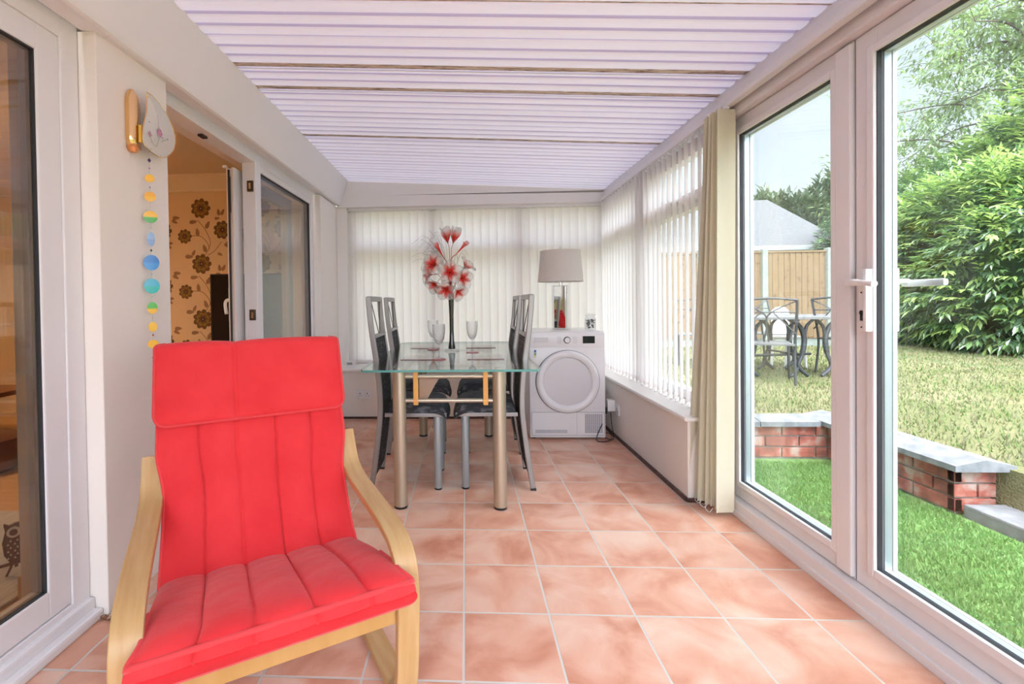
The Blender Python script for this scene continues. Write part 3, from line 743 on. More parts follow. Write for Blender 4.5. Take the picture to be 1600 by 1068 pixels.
# ================================================================== ON THE TABLE
TZ = .7665
PLUM = mat('plum_edge', (.16, .05, .06), .4); PMAT = glass_mat('clear_placemat', (.96, .93, .93), 1.45)
first = None
for (xa_, xb_, y_, lb) in ((-.385, -.175, 2.70, 'clear placemat with dark edge at the near left of the table'), (.002, .226, 2.70, 'clear placemat with dark edge at the near right of the table'),
                    (-.405, -.20, 3.37, 'clear placemat with dark edge at the far left of the table'), (-.005, .223, 3.37, 'clear placemat with dark edge at the far right of the table')):
    w_ = .215
    o = empty('placemat', ((xa_+xb_)/2, y_+.14, TZ), 0, lb, 'placemat', 'placemats on the glass table')
    m = MB(); m.box((-w_/2, -.138, 0), (w_/2, .14, .003)); m.build('mat_sheet', PMAT, o)
    m = MB(); m.box((-w_/2, -.1405, 0), (w_/2, -.138, .0042)); m.build('mat_edge', PLUM, o)
CRY = glass_mat('cut_crystal', (.90, .90, .91), 1.5, .05)
def crystal():
    m = bpy.data.materials.new('cut_crystal_bowl'); m.use_nodes = True; t = m.node_tree; t.nodes.clear()
    o = t.nodes.new('ShaderNodeOutputMaterial'); mx = t.nodes.new('ShaderNodeMixShader'); tr = t.nodes.new('ShaderNodeBsdfTransparent'); tr.inputs[0].default_value = (.93, .93, .94, 1)
    g = t.nodes.new('ShaderNodeBsdfGlass'); g.inputs['IOR'].default_value = 1.35; g.inputs['Roughness'].default_value = .05; mx.inputs[0].default_value = .55
    c = t.nodes.new('ShaderNodeTexCoord'); v = t.nodes.new('ShaderNodeTexVoronoi'); v.inputs['Scale'].default_value = 95
    bp = t.nodes.new('ShaderNodeBump'); bp.inputs['Strength'].default_value = .8; bp.inputs['Distance'].default_value = .004
    t.links.new(c.outputs['Object'], v.inputs['Vector']); t.links.new(v.outputs['Distance'], bp.inputs['Height']); t.links.new(bp.outputs[0], g.inputs['Normal'])
    t.links.new(tr.outputs[0], mx.inputs[1]); t.links.new(g.outputs[0], mx.inputs[2]); t.links.new(mx.outputs[0], o.inputs[0]); return m
CRYB = crystal()
PINK = mat('rose_coaster', (.50, .10, .12), .3)
def goblet(x, y, lb, sc=1):
    o = empty('goblet', (x, y, TZ+.0045), 0, lb, 'wine glass', 'cut crystal goblets on the glass table')
    m = MB(); m.lathe([(.0, .0795*sc), (.010, .082*sc), (.022, .095*sc), (.032, .118*sc), (.0375, .15*sc), (.039, .18*sc), (.0385, .205*sc), (.0375, .205*sc), (.0375, .18*sc), (.036, .15*sc), (.030, .12*sc), (.019, .098*sc), (.0, .088*sc)], n=36, closed=True)
    m.build('bowl', CRYB, o, smooth=True)
    m = MB(); m.lathe([(.005, .0795*sc), (.0045, .065), (.008, .058), (.0045, .05), (.0045, .02), (.008, .010), (.0, .0098)], n=20, closed=True); m.build('stem', CRY, o, smooth=True)
    m = MB(); m.lathe([(.0, 0), (.034, .0), (.036, .002), (.02, .006), (.006, .0105), (0, .0105)], n=32, closed=True); m.build('foot', CRY, o, smooth=True)
    k = MB().lathe([(.0, 0), (.041, 0), (.043, .002), (.041, .004), (0, .004)], n=36, closed=True).build('coaster', PINK, smooth=True)
    k.location = (x, y, TZ+.0002); return o, k
for (x, y, lb, lk) in ((-.161, 2.722, 'tall cut crystal goblet at the near left of the vase', 'round rose red coaster under the nearest goblet'),
                   (-.236, 3.30, 'cut crystal goblet at the far left, behind the nearest goblet', 'round rose red coaster under the far left goblet'),
                   (.041, 3.088, 'cut crystal goblet standing to the right of the vase', 'round rose red coaster under the goblet right of the vase')):
    g_, k_ = goblet(x, y, lb); tag(k_, lk, 'coaster', 'round coasters under the goblets')
vz = empty('vase', (-.099, 3.207, TZ), 0, 'tall slender black glass vase with a clear foot in the middle of the table', 'vase')
m = MB(); m.lathe([(0, .012), (.022, .014), (.024, .03), (.017, .07), (.0145, .14), (.0155, .25), (.019, .34), (.0215, .395), (.021, .40), (.017, .40), (.015, .34), (.011, .25), (0, .2)], n=28, closed=True)
m.build('vase_body', mat('black_glass', (.012, .012, .014), .08, spec=.7, coat=.5), vz, smooth=True)
m = MB(); m.lathe([(0, 0), (.050, 0), (.055, .004), (.05, .010), (.030, .016), (.0225, .03), (.021, .032), (0, .0118)], n=36, closed=True); m.build('vase_foot', CRY, vz, smooth=True)
# --- nylon flowers
def petal_mat():
    m = bpy.data.materials.new('nylon_petal'); m.use_nodes = True; t = m.node_tree; t.nodes.clear()
    o = t.nodes.new('ShaderNodeOutputMaterial'); uv = t.nodes.new('ShaderNodeUVMap'); s = t.nodes.new('ShaderNodeSeparateXYZ'); t.links.new(uv.outputs[0], s.inputs[0])
    r = t.nodes.new('ShaderNodeValToRGB'); e = r.color_ramp.elements; e[0].position = .05; e[0].color = (.75, .01, .008, 1); e[1].position = .85; e[1].color = (.66, .64, .62, 1)
    k = e.new(.42); k.color = (.80, .05, .04, 1); k = e.new(.66); k.color = (.80, .40, .35, 1)
    t.links.new(s.outputs['Y'], r.inputs[0])
    a = t.nodes.new('ShaderNodeMapRange'); a.inputs[1].default_value = .3; a.inputs[2].default_value = .85; a.inputs[3].default_value = .97; a.inputs[4].default_value = .42
    t.links.new(s.outputs['Y'], a.inputs[0])
    d = t.nodes.new('ShaderNodeBsdfDiffuse'); l = t.nodes.new('ShaderNodeBsdfTranslucent'); t.links.new(r.outputs[0], d.inputs[0]); t.links.new(r.outputs[0], l.inputs[0])
    m1 = t.nodes.new('ShaderNodeMixShader'); m1.inputs[0].default_value = .4; t.links.new(d.outputs[0], m1.inputs[1]); t.links.new(l.outputs[0], m1.inputs[2])
    tr = t.nodes.new('ShaderNodeBsdfTransparent'); m2 = t.nodes.new('ShaderNodeMixShader'); t.links.new(a.outputs[0], m2.inputs[0]); t.links.new(tr.outputs[0], m2.inputs[1]); t.links.new(m1.outputs[0], m2.inputs[2])
    t.links.new(m2.outputs[0], o.inputs[0]); return m
PET = petal_mat(); WIREP = mat('petal_wire', (.30, .27, .27), .4, .6); REDST = mat('dark_red_stem', (.40, .04, .04), .5); GOLDW = mat('coppery_wire', (.55, .22, .12), .35, .6)
VT = Vector((-.099, 3.207, TZ+.385))
def flower(c, direction, npet, L, Wd, open_, label, name='fabric_flower', grp='nylon flowers in the tall vase'):
    c = Vector(c); o = empty(name, tuple(c), 0, label, 'flower', grp)
    q = Vector(direction).normalized().to_track_quat('Z', 'Y')
    for k in range(npet):
        a = 2*PI*k/npet+.3
        m = MB(); uvs = []; nu, nv = 7, 9; rim = []
        for j in range(nv+1):
            v = j/nv; wv = Wd*(.10+.90*math.sin(PI*min(1, v)**1.5*.98)**.8)*.62 if v < 1 else 0.004
            for i in range(nu+1):
                u = -1+2*i/nu
                rad = math.sin(open_*v)*L*v; h = math.cos(open_*v)*L*v
                p = Vector((rad, u*wv, h+.012*u*u*(1-v*.4)))
                p = Matrix.Rotation(a, 3, 'Z') @ p
                m.v.append(q @ p); uvs.append((i/nu, v))
        Wn = nu+1
        for j in range(nv):
            for i in range(nu): m.face((j*Wn+i, j*Wn+i+1, (j+1)*Wn+i+1, (j+1)*Wn+i))
        pt = m.build('petal', PET, o, smooth=True, fix=False, uvs=uvs, autosm=80)
        edge = [m.v[j*Wn] for j in range(nv+1)]+[m.v[j*Wn+nu] for j in range(nv, -1, -1)]
        w2_ = MB(); w2_.tube(edge, .0009, 4); w2_.build('petal_wire', WIREP, pt)
    m = MB()
    for k in range(5):
        a = 2*PI*k/5; e_ = Vector((math.cos(a)*.014, math.sin(a)*.014, L*.42)); m.tube([Vector((0, 0, 0)), q @ (e_*.6), q @ e_], [.0012, .001, .002], 5)
    m.build('stamens', GOLDW, o)
    m = MB(); s0 = VT-c; d0 = -(q @ Vector((0, 0, .05)))
    m.tube(smoothpath([(0, 0, 0), d0*.8, (d0*.6+s0)*.5, s0*.9, s0+Vector((0, 0, -.05))], 5), .0022, 6); m.build('stem', REDST, o)
    return o
FX = lambda px, py, dy=0: Vector((-.088+(px-706)*.00449, 3.207+dy, 1.165-(py-460)*.00449))
flower(FX(681, 418, -.04), (-.5, -.75, .25), 6, .105, .055, 1.25, 'large red centred nylon flower at the left of the arrangement')
flower(FX(702, 430, -.07), (.1, -1, .15), 5, .100, .060, 1.15, 'red and white nylon flower in the middle of the arrangement')
flower(FX(717, 437, -.03), (.55, -.7, -.05), 5, .095, .055, 1.1, 'red nylon flower at the right, just below the middle bloom')
flower(FX(683, 442, -.02), (-.5, -.6, -.55), 5, .090, .052, 1.0, 'red nylon flower drooping at the lower left')
flower(FX(697, 452, -.06), (-.12, -.85, -.45), 5, .085, .055, 1.2, 'small round red nylon flower low in front of the vase neck')
flower(FX(711, 454, -.03), (.45, -.5, -.5), 4, .085, .055, 1.1, 'red nylon flower hanging at the lower right by the vase rim')
flower(FX(722, 424, 0), (.6, -.3, .6), 4, .090, .055, .85, 'pale grey and red nylon flower at the upper right')
flower(FX(676, 430, .03), (-.8, .2, .1), 5, .095, .06, 1.1, 'pale nylon flower behind the large left bloom')
flower(FX(700, 384, 0), (-.22, -.1, 1), 3, .125, .062, .28, 'upright tulip shaped nylon flower at the top left')
flower(FX(707, 384, .01), (.25, -.1, 1), 3, .125, .062, .28, 'upright tulip shaped nylon flower at the top right')
def calla(c, d, label):
    c = Vector(c); o = empty('fabric_lily', tuple(c), 0, label, 'flower', 'rolled nylon lilies in the tall vase'); q = Vector(d).normalized().to_track_quat('Z', 'Y')
    m = MB(); prof_ = [(.003, 0), (.006, .03), (.009, .06), (.016, .085), (.028, .10)]; n_ = 16; uvs = []
    for (r_, h_) in prof_:
        for k in range(n_):
            a = 2*PI*k/n_; m.v.append(q @ Vector((r_*math.cos(a), r_*math.sin(a)*.7, h_+(.02 if math.cos(a) > .5 else 0)*(h_/.1)))); uvs.append((0, .2+.35*h_/.1))
    for i in range(len(prof_)-1):
        for k in range(n_): m.face((i*n_+k, i*n_+(k+1) % n_, (i+1)*n_+(k+1) % n_, (i+1)*n_+k))
    m.build('lily_trumpet', PET, o, smooth=True, fix=False, uvs=uvs)
    m = MB(); s0 = VT-c; d0 = -(q @ Vector((0, 0, .05))); m.tube(smoothpath([(0, 0, 0), d0, (d0+s0)*.5, s0, s0+Vector((0, 0, -.05))], 5), .003, 6); m.build('stem', REDST, o)
calla(FX(693, 405, -.02), (-.4, -.15, .7), 'rolled red nylon lily leaning left above the blooms')
calla(FX(712, 400, -.02), (.7, -.2, .75), 'rolled red nylon lily leaning right above the blooms')
gs = empty('wire_spray', tuple(VT), 0, 'spray of thin curling wires and a coppery twist rising from the vase', 'flower decoration')
rnd = random.Random(11); m = MB()
for k in range(26):
    a = rnd.uniform(-.8, .7); H = rnd.uniform(.26, .44); dy = rnd.uniform(-.06, .06)
    if k < 15: a = rnd.uniform(-.95, -.2)
    m.tube(smoothpath([(0, 0, 0), (a*.03, dy*.3, H*.35), (a*.12, dy*.8, H*.75), (a*.22, dy, H*(.92+.15*(1-abs(a)/1.5))), (a*.30, dy*1.1, H*.9)], 4), .0007, 4)
m.tube([(-.01, 0, .05), (-.03, 0, .35), (-.055, 0, .52)], .0008, 4); m.tube([(-.01, 0, .05), (-.05, 0, .34), (-.15, 0, .46)], .0008, 4)
m.build('wires', WIREP, gs)
m = MB(); hx = [(.008+.008*math.cos(i*.9), .008*math.sin(i*.9), .03+i*.0023) for i in range(90)]; m.tube(hx, .0018, 5); m.build('copper_twist', GOLDW, gs, smooth=True)

# ================================================================== TUMBLE DRYER
dr = empty('tumble_dryer', (.8, 3.7, 0), 0, 'white tumble dryer with round door standing in the far right corner', 'dryer')
DW = mat('dryer_white', (.78, .76, .78), .3, coat=.2); DG = mat('dryer_grey_line', (.35, .35, .38), .4)
m = MB(); m.box((-.298, 0, .012), (.298, .58, .856), 0, .012); m.build('dryer_body', DW, dr, smooth=True)
m = MB()
for x in (-.26, .26):
    for y in (.05, .53): m.lathe([(.018, 0), (.018, .012)], (x, y, 0), n=12)
m.build('foot', BLACKP, dr)
m = MB(); m.box((-.292, -.008, .735), (.292, .001, .838), 0, .004); pn = m.build('control_panel', DW, dr, smooth=True)
m = MB(); m.box((-.262, -.0095, .775), (-.148, -.006, .815), 0, .002); m.box((-.255, -.012, .778), (-.155, -.0094, .785), 0, .001); m.build('water_drawer', mat('drawer_face', (.66, .64, .66), .35), pn)
m = MB(); m.lathe([(.030, -.0085), (.030, .000), (.027, .006), (.024, .014), (.022, .016), (0, .016)], (.0, 0, .792), '-y', 32, 0, True); kn = m.build('dial', mat('dial_chrome', (.10, .10, .11), .3, .3), dr, smooth=True)
kn.location.y = -.003
m = MB(); m.lathe([(.0205, .0165), (.0, .0172)], (.0, 0, .792), '-y', 24, 0, True); m.box((-.001, -.0182, .796), (.001, -.0165, .812)); dk = m.build('dial_face', WHITEPL, kn)
m = MB()
for k in range(7):
    for s in (-1, 1): m.box((s*.045, -.0086, .765+k*.0085), (s*(.075+.004*(k % 3)), -.0080, .7665+k*.0085))
m.build('programme_marks', DG, pn)
m = MB(); m.box((.122, -.0096, .765), (.216, -.0078, .822), 0, .001); m.build('display', mat('black_display', (.012, .02, .018), .1), pn)
# door
m = MB(); cz = .462
m.lathe([(.251, .000), (.252, .008), (.247, .012), (.240, .014)], (0, 0, cz), '-y', 72, 0, True); m.build('door_rim', mat('door_chrome_line', (.42, .42, .45), .25, .6), dr, smooth=True)
m = MB(); m.lathe([(.247, .000), (.246, .018), (.236, .027), (.220, .030), (.197, .022), (.190, .016), (.188, .010)], (0, 0, cz), '-y', 72, 0, True)
m.lathe([(.188, .010), (.186, .013), (.12, .017), (.05, .019), (0, .0195)], (0, 0, cz), '-y', 72, 1, True)
m.build('door', [DW, mat('door_centre', (.66, .64, .67), .28, coat=.3)], dr, smooth=True)
m = MB(); m.box((-.282, -.004, .035), (.285, -.0005, .215), 0, .003); kp = m.build('kick_panel', DW, dr)
m = MB()
for (a, b) in (((-.284, .216), (.287, .2185)), ((-.284, .033), (.287, .035))): m.box((a[0], -.0045, a[1]), (b[0], -.001, b[1]))
m.box((-.2845, -.0045, .033), (-.282, -.001, .2185)); m.box((.285, -.0045, .033), (.2875, -.001, .2185)); m.box((.072, -.0048, .04), (.0735, -.001, .21)); m.build('panel_gap', DG, kp)
m = MB()
for i in range(9):
    for j in range(13): m.box((.135+i*.0155, -.0050, .055+j*.0115), (.1465+i*.0155, -.0039, .0635+j*.0115))
m.build('vent_grille', mat('grille_grey', (.30, .30, .33), .5), kp); m = MB()
for i in range(22):
    for j in range(3): m.box((-.255+i*.0115, -.0050, .052+j*.0095), (-.247+i*.0115, -.0039, .0585+j*.0095))
m.build('vent_grille', bpy.data.materials['grille_grey'], kp)
m = MB(); m.box((-.263, -.0015, .655), (-.238, -.0003, .72), 0); m.box((-.259, -.0019, .695), (-.243, -.0014, .715), 1); m.box((-.259, -.0019, .675), (-.245, -.0014, .690), 2); m.box((-.259, -.0019, .660), (-.250, -.0014, .672), 3)
m.build('energy_label', [WHITEPL, mat('label_blue', (.03, .15, .5), .5), mat('label_green', (.1, .5, .12), .5), mat('label_yellow', (.8, .7, .1), .5)], dr)

# lamp on the dryer
lp = empty('table_lamp', (.815, 4.0, .8562), math.radians(-22.0), 'mirrored column table lamp with drum shade on the tumble dryer', 'lamp')
MIR = mat('mirror', (.86, .88, .88), .02, 1); 
m = MB(); m.box((-.068, -.068, 0), (.068, .068, .008), 0, .002); m.build('base', CRY, lp)
m = MB(); m.box((-.048, -.038, .0085), (.048, .038, .372), 0, .0015); m.build('mirrored_column', MIR, lp)
m = MB(); m.box((-.051, -.041, .150), (.051, .041, .1525), 0); m.build('column_seam', CHROME, lp)
for s in (-1, 1):
    m = MB(); m.box((s*.050, -.045, .0085), (s*.066, .045, .372), 0, .002); m.build('crystal_flank', CRY, lp)
m = MB(); m.box((-.066, -.05, .3725), (.066, .05, .378), 0, .001); m.build('cap', CRY, lp)
m = MB(); m.lathe([(.010, .378), (.010, .43), (.004, .432), (.004, .68), (.010, .683), (.010, .69), (.004, .695), (.006, .705), (0, .71)], n=16, closed=True); m.build('stem', CHROME, lp, smooth=True)
m = MB(); m.lathe([(.190, .412), (.168, .672)], n=64, closed=True); m.lathe([(.188, .413), (.166, .671)], n=64, closed=True)
m.lathe([(.192, .410), (.192, .417), (.187, .417), (.187, .410)], n=64, closed=True); m.lathe([(.170, .667), (.170, .674), (.165, .674), (.165, .667)], n=64, closed=True)
for k in range(3):
    a = 2*PI*k/3; m.tube([(0, 0, .668), (math.cos(a)*.166, math.sin(a)*.166, .668)], .002, 6)
m.build('lamp_shade', transl_mat('linen_shade', (.84, .80, .76), (.7, .66, .6), .3), lp, smooth=True)
# jar on the dryer
jr = empty('glass_jar', (1.045, 3.93, .8562), 0, 'small lidded glass jar of dark potpourri on the tumble dryer', 'jar')
m = MB(); m.lathe([(0, 0), (.040, 0), (.046, .006), (.046, .085), (.043, .098), (.036, .106), (.036, .118), (.034, .118), (.034, .105), (.041, .096), (.0435, .085), (.0435, .01), (0, .008)], n=36, closed=True); m.build('jar_body', glass_mat('jar_glass', (.95, .96, .97), 1.45), jr, smooth=True)
m = MB(); m.lathe([(0, .119), (.041, .119), (.042, .124), (.041, .130), (.02, .136), (0, .136)], n=30, closed=True); m.build('jar_lid', CRY, jr, smooth=True)
m = MB(); rnd = random.Random(4)
for k in range(90):
    r_ = .034*math.sqrt(rnd.random()); a = rnd.random()*2*PI; c_ = (r_*math.cos(a), r_*math.sin(a), rnd.uniform(.014, .088)); mi = rnd.choice([0, 0, 1, 2, 3])
    bm = bmesh.new(); bmesh.ops.create_icosphere(bm, subdivisions=1, radius=rnd.uniform(.005, .0085))
    for v in bm.verts: v.co = Vector(c_)+Vector((v.co.x, v.co.y, v.co.z*.6))
    m.bm(bm, mi)
o = m.build('potpourri', [mat('potpourri_plum', (.12, .02, .05), .7), mat('potpourri_brown', (.10, .06, .03), .8), mat('potpourri_pale', (.55, .5, .45), .8), mat('potpourri_green', (.08, .12, .04), .8)], jr, smooth=True); o['kind'] = 'stuff'

# sockets, plug, cable
def socket(o_loc, rz, label, w=.146):
    o = empty('wall_socket', o_loc, rz, label, 'socket')
    m = MB(); m.box((-w/2, -.010, -.043), (w/2, 0, .043), 0, .003); m.build('face_plate', WHITEPL, o)
    m = MB()
    for cx_ in ((-.035, .035) if w > .1 else (0,)):
        m.box((cx_-.004, -.0112, .0), (cx_+.004, -.0099, .012)); m.box((cx_-.015, -.0112, -.020), (cx_-.009, -.0099, -.014)); m.box((cx_+.009, -.0112, -.020), (cx_+.015, -.0099, -.014))
    m.build('pin_hole', BLACKP, o)
    for s in (-1, 1):
        m = MB(); m.box((s*.060-.007, -.014, .008), (s*.060+.007, -.0095, .028), 0, .001); m.build('switch', WHITEPL, o)
    return o
socket((-.985, YB1-.0005, .237), 0, 'white double wall socket below the far sill, left of the table')
socket((1.1995, 3.75, .235), -PI/2, 'white double wall socket on the low right wall by the dryer')
ad = empty('plug_adaptor', (1.188, 3.78, .245), -PI/2, 'chunky white plug adaptor pushed into the right wall socket', 'adaptor')
m = MB(); m.box((-.028, -.058, -.035), (.028, 0, .055), 0, .005); m.build('adaptor_body', WHITEPL, ad, smooth=True)
pl = empty('black_plug', (1.128, 3.78, .215), -PI/2, 'black plug and cables hanging from the white adaptor to the floor', 'plug')
m = MB(); m.box((-.025, -.03, -.025), (.025, 0, .025), 0, .006); m.build('plug_body', BLACKP, pl, smooth=True)
m = MB(); o_ = Vector((1.128, 3.78, .215)); R_ = Matrix.Rotation(PI/2, 3, 'Z')
def loc(ps): return [R_ @ (Vector(p)-o_) for p in ps]
m.tube(smoothpath(loc([(1.112, 3.78, .19), (1.09, 3.72, .15), (1.03, 3.66, .07), (1.01, 3.645, .010), (1.05, 3.62, .006), (1.12, 3.66, .006), (1.15, 3.74, .006)]), 8), .0035, 8); m.build('cable', BLACKP, pl, smooth=True)
m = MB(); m.tube(smoothpath(loc([(1.155, 3.76, .20), (1.16, 3.75, .10), (1.165, 3.72, .03), (1.14, 3.68, .006), (1.09, 3.73, .012), (1.12, 3.80, .02), (1.165, 3.83, .012), (1.17, 3.76, .006)]), 8), .003, 8); m.build('cable', BLACKP, pl, smooth=True)
th = empty('thermometer', (-1.11, 4.42, .4825), 0, 'small white digital thermometer on the far sill behind the red chair', 'thermometer')
m = MB(); m.box((-.06, -.012, 0), (.03, .012, .065), 0, .004); m.build('case', WHITEPL, th); m = MB(); m.box((-.045, -.0135, .028), (.005, -.0118, .050)); m.build('screen', mat('lcd_grey', (.35, .37, .34), .3), th)

# ================================================================== WALL LIGHT AND HANGING STRING
GOLD = mat('polished_brass', (.86, .56, .26), .12, 1)
sc_ = empty('wall_light', (-1.289, 1.80, 1.83), 0, 'brass wall light with painted shell shaped shade on the white post', 'lamp')
m = MB(); hp = [(-.118+.23*i/12) for i in range(13)]
m.tube([(.014, -.078, z-.002) for z in hp], [.010, .020]+[.024]*9+[.020, .010], 20, flat=.9); m.build('backplate', GOLD, sc_, smooth=True)
m = MB(); m.box((.0, -.075, -.105), (.010, -.02, .105), 0, .004); m.build('mounting_plate', mat('brass_plate', (.88, .70, .50), .25, 1), sc_)
m = MB(); m.tube([(.045, -.079, -.092), (.045, -.079, -.027)], .0055, 10); m.build('lamp_tube', mat('amber_tube', (.75, .42, .03), .3), sc_, smooth=True)
def shade_mat():
    return transl_mat('capiz_shade', (.84, .80, .75), (.7, .68, .62), .25, glossy=.06)
RG = [(1.758, 1.947), (1.797, 1.944), (1.864, 1.917), (1.912, 1.867), (1.93, 1.816), (1.908, 1.763), (1.846, 1.717), (1.790, 1.716), (1.756, 1.724), (1.726, 1.745), (1.732, 1.80), (1.754, 1.873), (1.758, 1.947)]
ring = smoothpath([(0, a-1.80, b-1.83) for a, b in RG], 5)
m = MB(); nseg = len(ring)
cen = Vector((0, .028, -.02))
for lay in (0, 1):
    for f_ in (1, .8, .55, .3):
        for p in ring:
            q = cen+(p-cen)*f_; m.v.append(Vector((.050+.018*(1-f_*f_)-.003*lay, q.y, q.z)))
    m.v.append(Vector((.068-.003*lay, cen.y, cen.z)))
per = 4*nseg+1
for lay in (0, 1):
    b = lay*per
    for r_ in range(3):
        for k in range(nseg-1): m.face((b+r_*nseg+k, b+r_*nseg+k+1, b+(r_+1)*nseg+k+1, b+(r_+1)*nseg+k))
    for k in range(nseg-1): m.face((b+3*nseg+k, b+3*nseg+k+1, b+4*nseg))
for k in range(nseg-1): m.face((k, k+1, per+k+1, per+k))
sh = m.build('shell_shade', shade_mat(), sc_, smooth=True)
m = MB(); m.tube([p+Vector((.050, 0, 0)) for p in ring], .0022, 6); m.build('shade_rim', GOLD, sh, smooth=True)
# painted flowers on the shade
m = MB()
def disc(cy_, cz_, r, mi, n=10):
    m.add([(.0715, cy_+r*math.cos(2*PI*k/n), cz_+r*math.sin(2*PI*k/n)) for k in range(n)], [tuple(range(n))], mi)
for k in range(5):
    a = 2*PI*k/5; disc(.0+.009*math.cos(a), -.029+.010*math.sin(a), .007, 0)
for k in range(4):
    a = 2*PI*k/4; disc(-.061+.006*math.cos(a), -.055+.007*math.sin(a), .006, 1)
disc(-.005, -.013, .003, 2); disc(-.062, -.008, .003, 2); disc(.047, -.038, .004, 2); disc(-.05, -.08, .003, 2); disc(.015, -.043, .003, 2)
m.tube([(.071, .0, -.04), (.071, -.01, -.065), (.071, -.023, -.091)], .0009, 4, 2); m.tube([(.071, -.061, -.06), (.071, -.045, -.085), (.071, -.023, -.091)], .0009, 4, 2); m.tube([(.071, .042, -.04), (.071, .01, -.06)], .0009, 4, 2)
m.tube([(.071, -.012, .04), (.071, -.005, -.015)], .0006, 4, 2)
m.build('painted_flowers', [mat('flower_pink', (.62, .25, .40), .6), mat('flower_rose', (.60, .35, .38), .6), mat('leaf_grey_green', (.22, .23, .22), .6)], sh, fix=False)
m = MB()
for (yy, zz) in ((-.04, .100), (.0, .098), (-.03, -.100), (.03, -.108)): m.lathe([(.004, 0), (.006, .003), (.003, .007), (0, .008)], (.046, yy, zz), 'x', 10, 0, True)
m.build('fixing_screw', GOLD, sc_)
m = MB(); m.lathe([(0, -.012), (.014, -.010), (.022, .005), (.018, .018), (0, .02)], (.016, -.078, -.118), 'z', 16, 0, True); m.build('bottom_cap', mat('coral_cap', (.75, .32, .12), .3, .6), sc_, smooth=True)

st = empty('hanging_mobile', (-1.258, 1.790, 1.705), -.96, 'string of round blue green and yellow glass discs hanging from the wall light', 'mobile')
m = MB(); m.tube([(0, 0, .02), (0, 0, -.80)], .0006, 5); m.build('string', mat('thread', (.5, .45, .45), .6), st)
def two(nm, a, b, off=0): 
    m = bpy.data.materials.new(nm); m.use_nodes = True; t = m.node_tree; p = t.nodes['Principled BSDF']; c = t.nodes.new('ShaderNodeTexCoord'); s = t.nodes.new('ShaderNodeSeparateXYZ')
    t.links.new(c.outputs['Generated'], s.inputs[0]); r = t.nodes.new('ShaderNodeValToRGB'); r.color_ramp.elements[0].position = .42+off; r.color_ramp.elements[1].position = .56+off
    r.color_ramp.elements[0].color = (*b, 1); r.color_ramp.elements[1].color = (*a, 1); t.links.new(s.outputs['Z'], r.inputs[0]); t.links.new(r.outputs[0], p.inputs['Base Color']); p.inputs['Roughness'].default_value = .12; return m
Yl = (.88, .50, .06); Gr = (.08, .42, .06); Bl = (.02, .17, .50); Tq = (.02, .42, .38); Lb = (.25, .38, .58)
beads = [(1.618, .017, .016, two('glass_yellow', Yl, Yl)), (1.545, .020, .020, two('glass_amber', (.85, .42, .05), Yl)), (1.464, .0245, .024, two('glass_yellow_green', Yl, Gr, 0)), (1.375, .014, .029, two('glass_pale_blue', Lb, (.2, .3, .5))),
         (1.281, .0275, .031, two('glass_blue', Bl, (.03, .25, .6))), (1.187, .0275, .030, two('glass_turquoise', (.05, .40, .55), Tq)), (1.099, .018, .024, two('glass_green_yellow', Gr, Yl, -.05)), (1.023, .015, .020, bpy.data.materials['glass_yellow']), (.954, .019, .017, bpy.data.materials['glass_yellow'])]
for (z, ry, rz_, mt) in beads:
    m = MB(); pts = 28; t_ = .004
    m.v = [Vector((t_*.4, 0, 0)), Vector((-t_*.4, 0, 0))]
    for k in range(pts):
        a = 2*PI*k/pts; m.v += [Vector((t_*.3, ry*math.cos(a), rz_*math.sin(a))), Vector((-t_*.3, ry*math.cos(a), rz_*math.sin(a)))]
    for k in range(pts):
        a, b = 2+2*k, 2+2*((k+1) % pts); m.face((0, a, b)); m.face((1, b+1, a+1)); m.face((a, a+1, b+1, b))
    gd = m.build('glass_disc', mt, st, smooth=True); gd.location = (0, 0, z-1.705)
for (z, r_, cl) in ((1.690, .007, (.10, .06, .20)), (1.658, .004, (.55, .3, .5)), (1.582, .003, (.25, .12, .3)), (1.505, .003, (.7, .6, .5)), (1.42, .003, (.6, .5, .45)), (1.33, .0045, (.10, .08, .12)), (1.234, .003, (.4, .5, .45)), (1.146, .003, (.3, .45, .4)), (1.06, .003, (.8, .55, .4)), (.990, .004, (.55, .08, .08)), (.925, .003, (.6, .6, .6)), (.899, .006, (.20, .18, .2))):
    m = MB(); m.lathe([(0, -r_*1.4), (r_, 0), (0, r_*1.4)], n=10, closed=True); bd_ = m.build('small_bead', mat('bead', cl, .2), st, smooth=True); bd_.location = (0, 0, z-1.705)

# ================================================================== LIVING ROOM BEYOND THE LEFT WALL
LWALL = mat('living_wall', (.80, .62, .42), .8)
WPAPER = mat('wallpaper_ground', (.78, .60, .40), .75)
LAM = mat('laminate_floor', (.58, .33, .14), .28, noise=(3, (.70, .44, .22), .3, .7, (.6, 9, 1)))
struct(MB().box((-5.2, -1.9, -.1), (-1.37, 4.9, -.002)).build('floor_living', LAM))
struct(MB().box((-5.2, -1.9, 2.42), (-1.621, 4.9, 2.55)).build('ceiling_living', mat('living_ceiling', (.80, .70, .56), .8, bump=(60, .3, .004))))
struct(MB().box((-5.3, -1.9, 0), (-5.2, 4.9, 2.5)).build('wall_living_left', LWALL))
struct(MB().box((-5.2, -2.0, 0), (-1.621, -1.9, 2.5)).build('wall_living_rear', LWALL))
m = MB(); m.box((-5.2, 4.6, 0), (-1.63, 4.9, 2.45), 0)
rw = random.Random(8)
